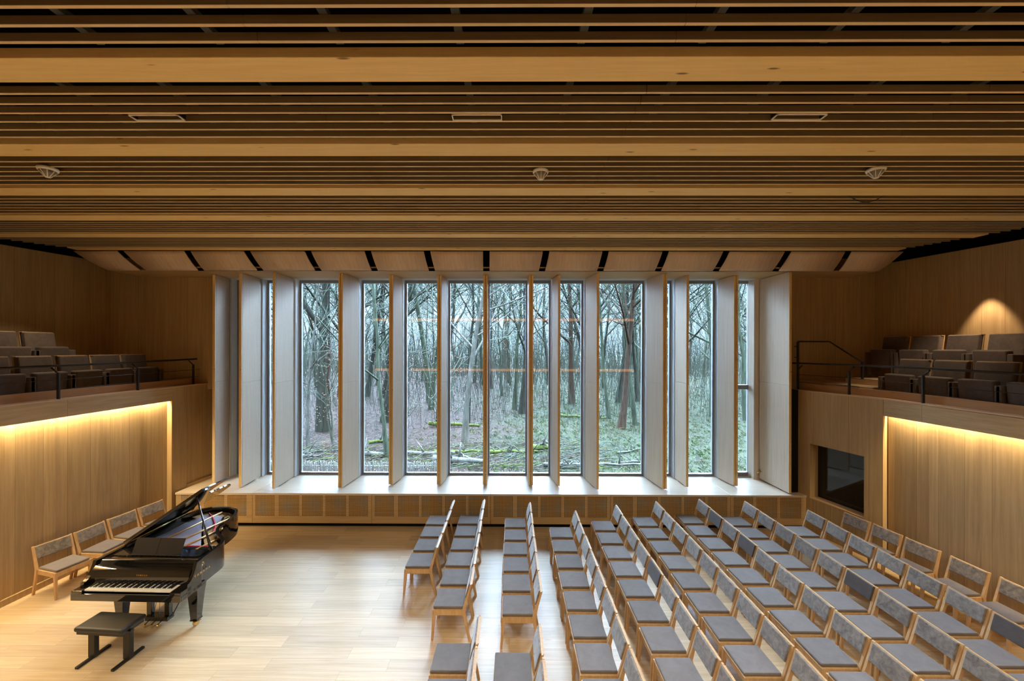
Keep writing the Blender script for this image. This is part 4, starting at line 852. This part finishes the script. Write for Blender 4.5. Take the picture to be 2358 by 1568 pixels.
while cnt < 130:
    y = 26 + 60*(R.random()**1.1); x = R.uniform(-0.70*y-1, 0.66*y+1)
    if any(abs(x-a) < 1.1 and abs(y-c_) < 2.0 for a, c_ in placed): continue
    placed.append((x, y)); pm = protos[cnt % 7]; t = empty('bare_tree', (x, y, gz(x, y)-0.05), R.uniform(0, 6.28)); s_ = R.uniform(0.8, 1.25); t.scale = (s_, s_, s_)
    for nm_, me in zip(('trunk', 'twigs'), pm):
        o = bpy.data.objects.new(nm_, me); COL.objects.link(o); o.parent = t
    bk = ['dark-barked', 'green-barked', 'green-barked', 'dark-barked', 'green-barked', 'dark-barked', 'brown-barked'][cnt % 7]
    tag(t, 'bare %s tree further back in the wood beyond the glass wall' % bk, 'tree', '%s trees of the wood' % bk); cnt += 1
# undergrowth: countless thin stems
b = MB(); RU = random.Random(5)
for i in range(11000):
    y = 24 + 70*RU.random()**0.75; x = RU.uniform(-0.68*y, 0.64*y); z = gz(x, y); h = RU.uniform(1.0, 5.5)*(0.35 if y < 30 else 0.8 if y < 42 else 1.9)
    p = Vector((x, y, z)); d = Vector((RU.uniform(-.3, .3), RU.uniform(-.3, .3), 1)); pts = [p]
    for k in range(3): d = d + Vector((RU.uniform(-.14, .14), RU.uniform(-.14, .14), 0)); p = p + d.normalized()*h/3; pts.append(p.copy())
    r_ = 0.004 + 0.00022*y
    b.tube(pts, [r_*1.3, r_, r_*0.8, r_*0.5], 'twig' if RU.random() < 0.75 else 'twig_brown', 3, caps=False, smooth=False)
tag(b.obj('undergrowth', kind='stuff'), 'thicket of thin grey stems filling the wood', 'undergrowth')
# litter: fallen twigs and grass blades on the ground
b = MB()
for i in range(9000):
    y = 14.5 + 26*RU.random()**1.5; x = RU.uniform(-0.68*y, 0.64*y); z = gz(x, y); a = RU.uniform(0, 6.28); L = RU.uniform(0.08, 0.5)
    gr = x > -2 + RU.uniform(-4, 4)
    e = Vector((math.cos(a)*L, math.sin(a)*L, RU.uniform(0.02, 0.22 if gr else 0.10)))
    b.tube([(x, y, z), (x+e.x*0.5, y+e.y*0.5, z+e.z*1.1), (x+e.x, y+e.y, z+e.z)], [0.008, 0.007, 0.003], RU.choice(['twig', 'twig_brown', 'bark_pale', 'moss']) if gr else RU.choice(['twig', 'twig_brown', 'twig_brown', 'bark_pale']), 3, caps=False, smooth=False)
tag(b.obj('ground_litter', kind='stuff'), 'litter of fallen twigs and coarse grass on the woodland floor', 'litter')
# leaf litter on the left, coarse grass tussocks on the right
M['grass'] = mat('coarse_grass', (0.040, 0.060, 0.022), 0.9, spec=0.1); M['dry_grass'] = mat('dry_grass', (0.085, 0.080, 0.050), 0.9, spec=0.1); M['dark_leaf'] = mat('dark_wet_leaf', (0.018, 0.011, 0.009), 0.7, spec=0.2)
b = MB()
for i in range(16000):
    y = 14 + 30*RU.random()**1.3; x = RU.uniform(-0.66*y, 0.62*y)
    if x > RU.gauss(-2.5, 2.5): continue
    c = Vector((x, y, gz(x, y)+RU.uniform(0.0, 0.05))); u = Vector((RU.uniform(-1, 1), RU.uniform(-1, 1), RU.uniform(-.3, .5))).normalized()*RU.uniform(0.03, 0.055); w_ = u.cross(Vector((RU.uniform(-1, 1), RU.uniform(-1, 1), 1.5))).normalized()*0.025
    b.add([c-u, c+w_, c+u, c-w_], [(0, 1, 2, 3)], 'leaf' if RU.random() < 0.5 else 'dark_leaf')
tag(b.obj('leaf_litter', kind='stuff'), 'purple-brown dead leaves covering the ground on the piano side', 'leaves')
b = MB()
for i in range(7000):
    y = 14 + 34*RU.random()**1.3; x = RU.uniform(-0.66*y, 0.62*y)
    if x < RU.gauss(-2.0, 2.5): continue
    c = Vector((x, y, gz(x, y))); k = 'grass' if RU.random() < 0.6 else 'dry_grass'; hh = RU.uniform(0.04, 0.14)
    for q in range(7):
        a = RU.uniform(0, 6.28); d = Vector((math.cos(a), math.sin(a), 0)); p = c + d*RU.uniform(0, 0.08); s_ = Vector((-d.y, d.x, 0))*0.008
        b.add([p-s_, p+s_, p+d*0.5*hh+Vector((0, 0, hh*0.8))+s_*0.6, p+d*hh*1.1+Vector((0, 0, hh*0.75))], [(0, 1, 2, 3)], k)
tag(b.obj('grass_tussocks', kind='stuff'), 'coarse grass tussocks covering the ground on the seating side', 'grass')
# fallen logs and branches near the glass
LG = [(-9.9, 18.4, 2.4, -0.15, 0.09, 'bark_pale', 'pale twisted log behind the paling in the first broad pane'), (-9.0, 19.5, 2.2, 0.5, 0.07, 'bark_pale', 'forked pale log lying higher up the first broad pane'),
      (-6.4, 18.5, 2.6, -0.12, 0.14, 'bark_pale', 'thick grey log across the second broad pane'), (-6.9, 21.8, 1.6, 0.5, 0.09, 'moss', 'short mossy log pointing uphill in the second broad pane'),
      (-3.9, 18.6, 2.6, 0.05, 0.12, 'bark_pale', 'grey log crossing the third broad pane'), (-3.6, 25.5, 3.4, -0.2, 0.13, 'moss', 'long mossy trunk lying across the leaf litter in the third broad pane'),
      (-2.2, 17.2, 2.3, -0.15, 0.20, 'bark_pale', 'stout weathered log low in the pane before the central shutter'), (-2.4, 18.9, 2.4, 0.1, 0.09, 'moss', 'moss-covered branch above the stout weathered log'),
      (0.2, 18.8, 2.4, 0.12, 0.09, 'moss', 'moss-covered branch in the pane past the central shutter'), (1.7, 19.4, 1.4, 0.35, 0.16, 'moss', 'fat bright green mossy log behind the first narrow pane'),
      (3.6, 17.0, 4.4, 0.03, 0.09, 'bark_pale', 'long pale branch along the bottom of the narrow panes'), (6.0, 17.6, 2.6, 0.25, 0.06, 'bark_pale', 'forked pale branch low in the broadest pane'),
      (6.2, 19.6, 2.5, 0.55, 0.05, 'twig', 'thin grey branch rising diagonally in the broadest pane'), (5.2, 28.5, 3.4, -0.35, 0.10, 'moss', 'thin mossy log on the slope behind the second narrow pane')]
for (x, y, L, a, r_, k, lb) in LG:
    RL = random.Random(int(x*100)); pts = []; n = 8
    for i in range(n+1):
        u = i/n-0.5; pts.append((math.cos(a)*L*u + RL.uniform(-.05, .05), math.sin(a)*L*u + RL.uniform(-.06, .06), r_*0.9 + RL.uniform(0, 0.06)))
    t = empty('fallen_log', (x, y, gz(x, y))); MB().tube(pts, [r_*(1.1-0.6*i/n) for i in range(n+1)], k, 8).obj('log_stem', t)
    T = MB()
    for q in range(7):
        i = RL.randint(1, n-1); p = Vector(pts[i]); d = Vector((RL.uniform(-1, 1), RL.uniform(-.6, .6), RL.uniform(0.15, 0.9))).normalized()*RL.uniform(0.3, 0.9)
        T.tube([p, p+d*0.5+Vector((0, 0, 0.06)), p+d+Vector((RL.uniform(-.1, .1), 0, 0))], [r_*0.35, r_*0.25, r_*0.1], k if k != 'moss' else 'bark_pale', 5)
    T.obj('side_branches', t); tag(t, lb, 'log', 'fallen wood outside the glass')
b = MB()
for i in range(900):
    y = RU.uniform(16.6, 20.5); x = RU.uniform(-0.62*y, 0.22*y); z = gz(x, y)+0.02; a = RU.gauss(0, 0.5); L = RU.uniform(0.4, 1.6); p = Vector((x, y, z)); d = Vector((math.cos(a)*L, math.sin(a)*L, RU.uniform(-.02, 0.3)))
    b.tube([p, p+d*0.5+Vector((0, 0, RU.uniform(0, .12))), p+d], [0.016, 0.012, 0.005], RU.choice(['bark_pale', 'twig_brown', 'twig_brown', 'moss', 'twig']), 4, caps=False)
tag(b.obj('brushwood', kind='stuff'), 'tangled brushwood heaped along the edge of the wood', 'brushwood')
# young beeches holding dry leaves
for (x, y, h, lb) in ((-9.6, 21.5, 4.5, 'young beech still holding dry pink-brown leaves in the first broad pane'), (-6.2, 23.0, 4.5, 'young beech with sparse dry leaves in the second broad pane'), (-3.6, 22.0, 5.0, 'young beech with a spray of dry leaves in the third broad pane')):
    RL = random.Random(int(-x*77)); t = empty('young_beech', (x, y, gz(x, y))); b = MB(); T = MB(); grow(b, T, (0, 0, 0), (0.05, 0, 1), h*1.3, 0.05, 1, 'bark_green', 'twig', RL, 0.03, (4, 6)); grow(b, T, (0, 0, 0), (-0.2, 0, 1), h, 0.04, 1, 'bark_green', 'twig', RL, 0.03, (4, 6))
    b.obj('trunk', t); T.obj('twigs', t, kind='stuff'); lf = MB()
    for i in range(650):
        z = RL.uniform(0.25, 1.15)*h; rr = RL.uniform(0.1, 1.7); a = RL.uniform(0, 6.28); c = Vector((rr*math.cos(a), rr*math.sin(a), round(z/0.35)*0.35 + RL.uniform(-.07, .07)))
        u = Vector((RL.uniform(-1, 1), RL.uniform(-1, 1), RL.uniform(-.4, .4))).normalized()*0.035; w_ = u.cross(Vector((RL.uniform(-1, 1), RL.uniform(-1, 1), 1))).normalized()*0.022
        lf.add([c-u, c+w_, c+u, c-w_], [(0, 1, 2, 3)], 'leaf')
    lf.obj('dry_leaves', t, kind='stuff'); tag(t, lb, 'tree')
# chestnut paling
t = empty('paling_fence', (-6.2, 15.3, gz(-6, 15.3))); b = MB(); RF_ = random.Random(3); x = -3.3
while x < 3.45:
    h = 0.62 + RF_.uniform(-.06, .05); tl = RF_.uniform(-.03, .03); w_ = RF_.uniform(0.016, 0.024)
    b.tube([(x, RF_.uniform(-.01, .01), -0.15), (x+tl*0.9, 0, h*0.93), (x+tl, 0, h)], [w_, w_*0.9, 0.004], 'picket', 5); x += 0.068
b.obj('pickets', t)
for z in (0.12, 0.45): MB().tube([(-3.3, 0.02, z), (0, 0.02, z), (3.4, 0.02, z)], 0.004, 'steel', 5).obj('fence_wire', t)
tag(t, 'low pale chestnut paling outside the glass on the piano side', 'fence')
# open view settings done above
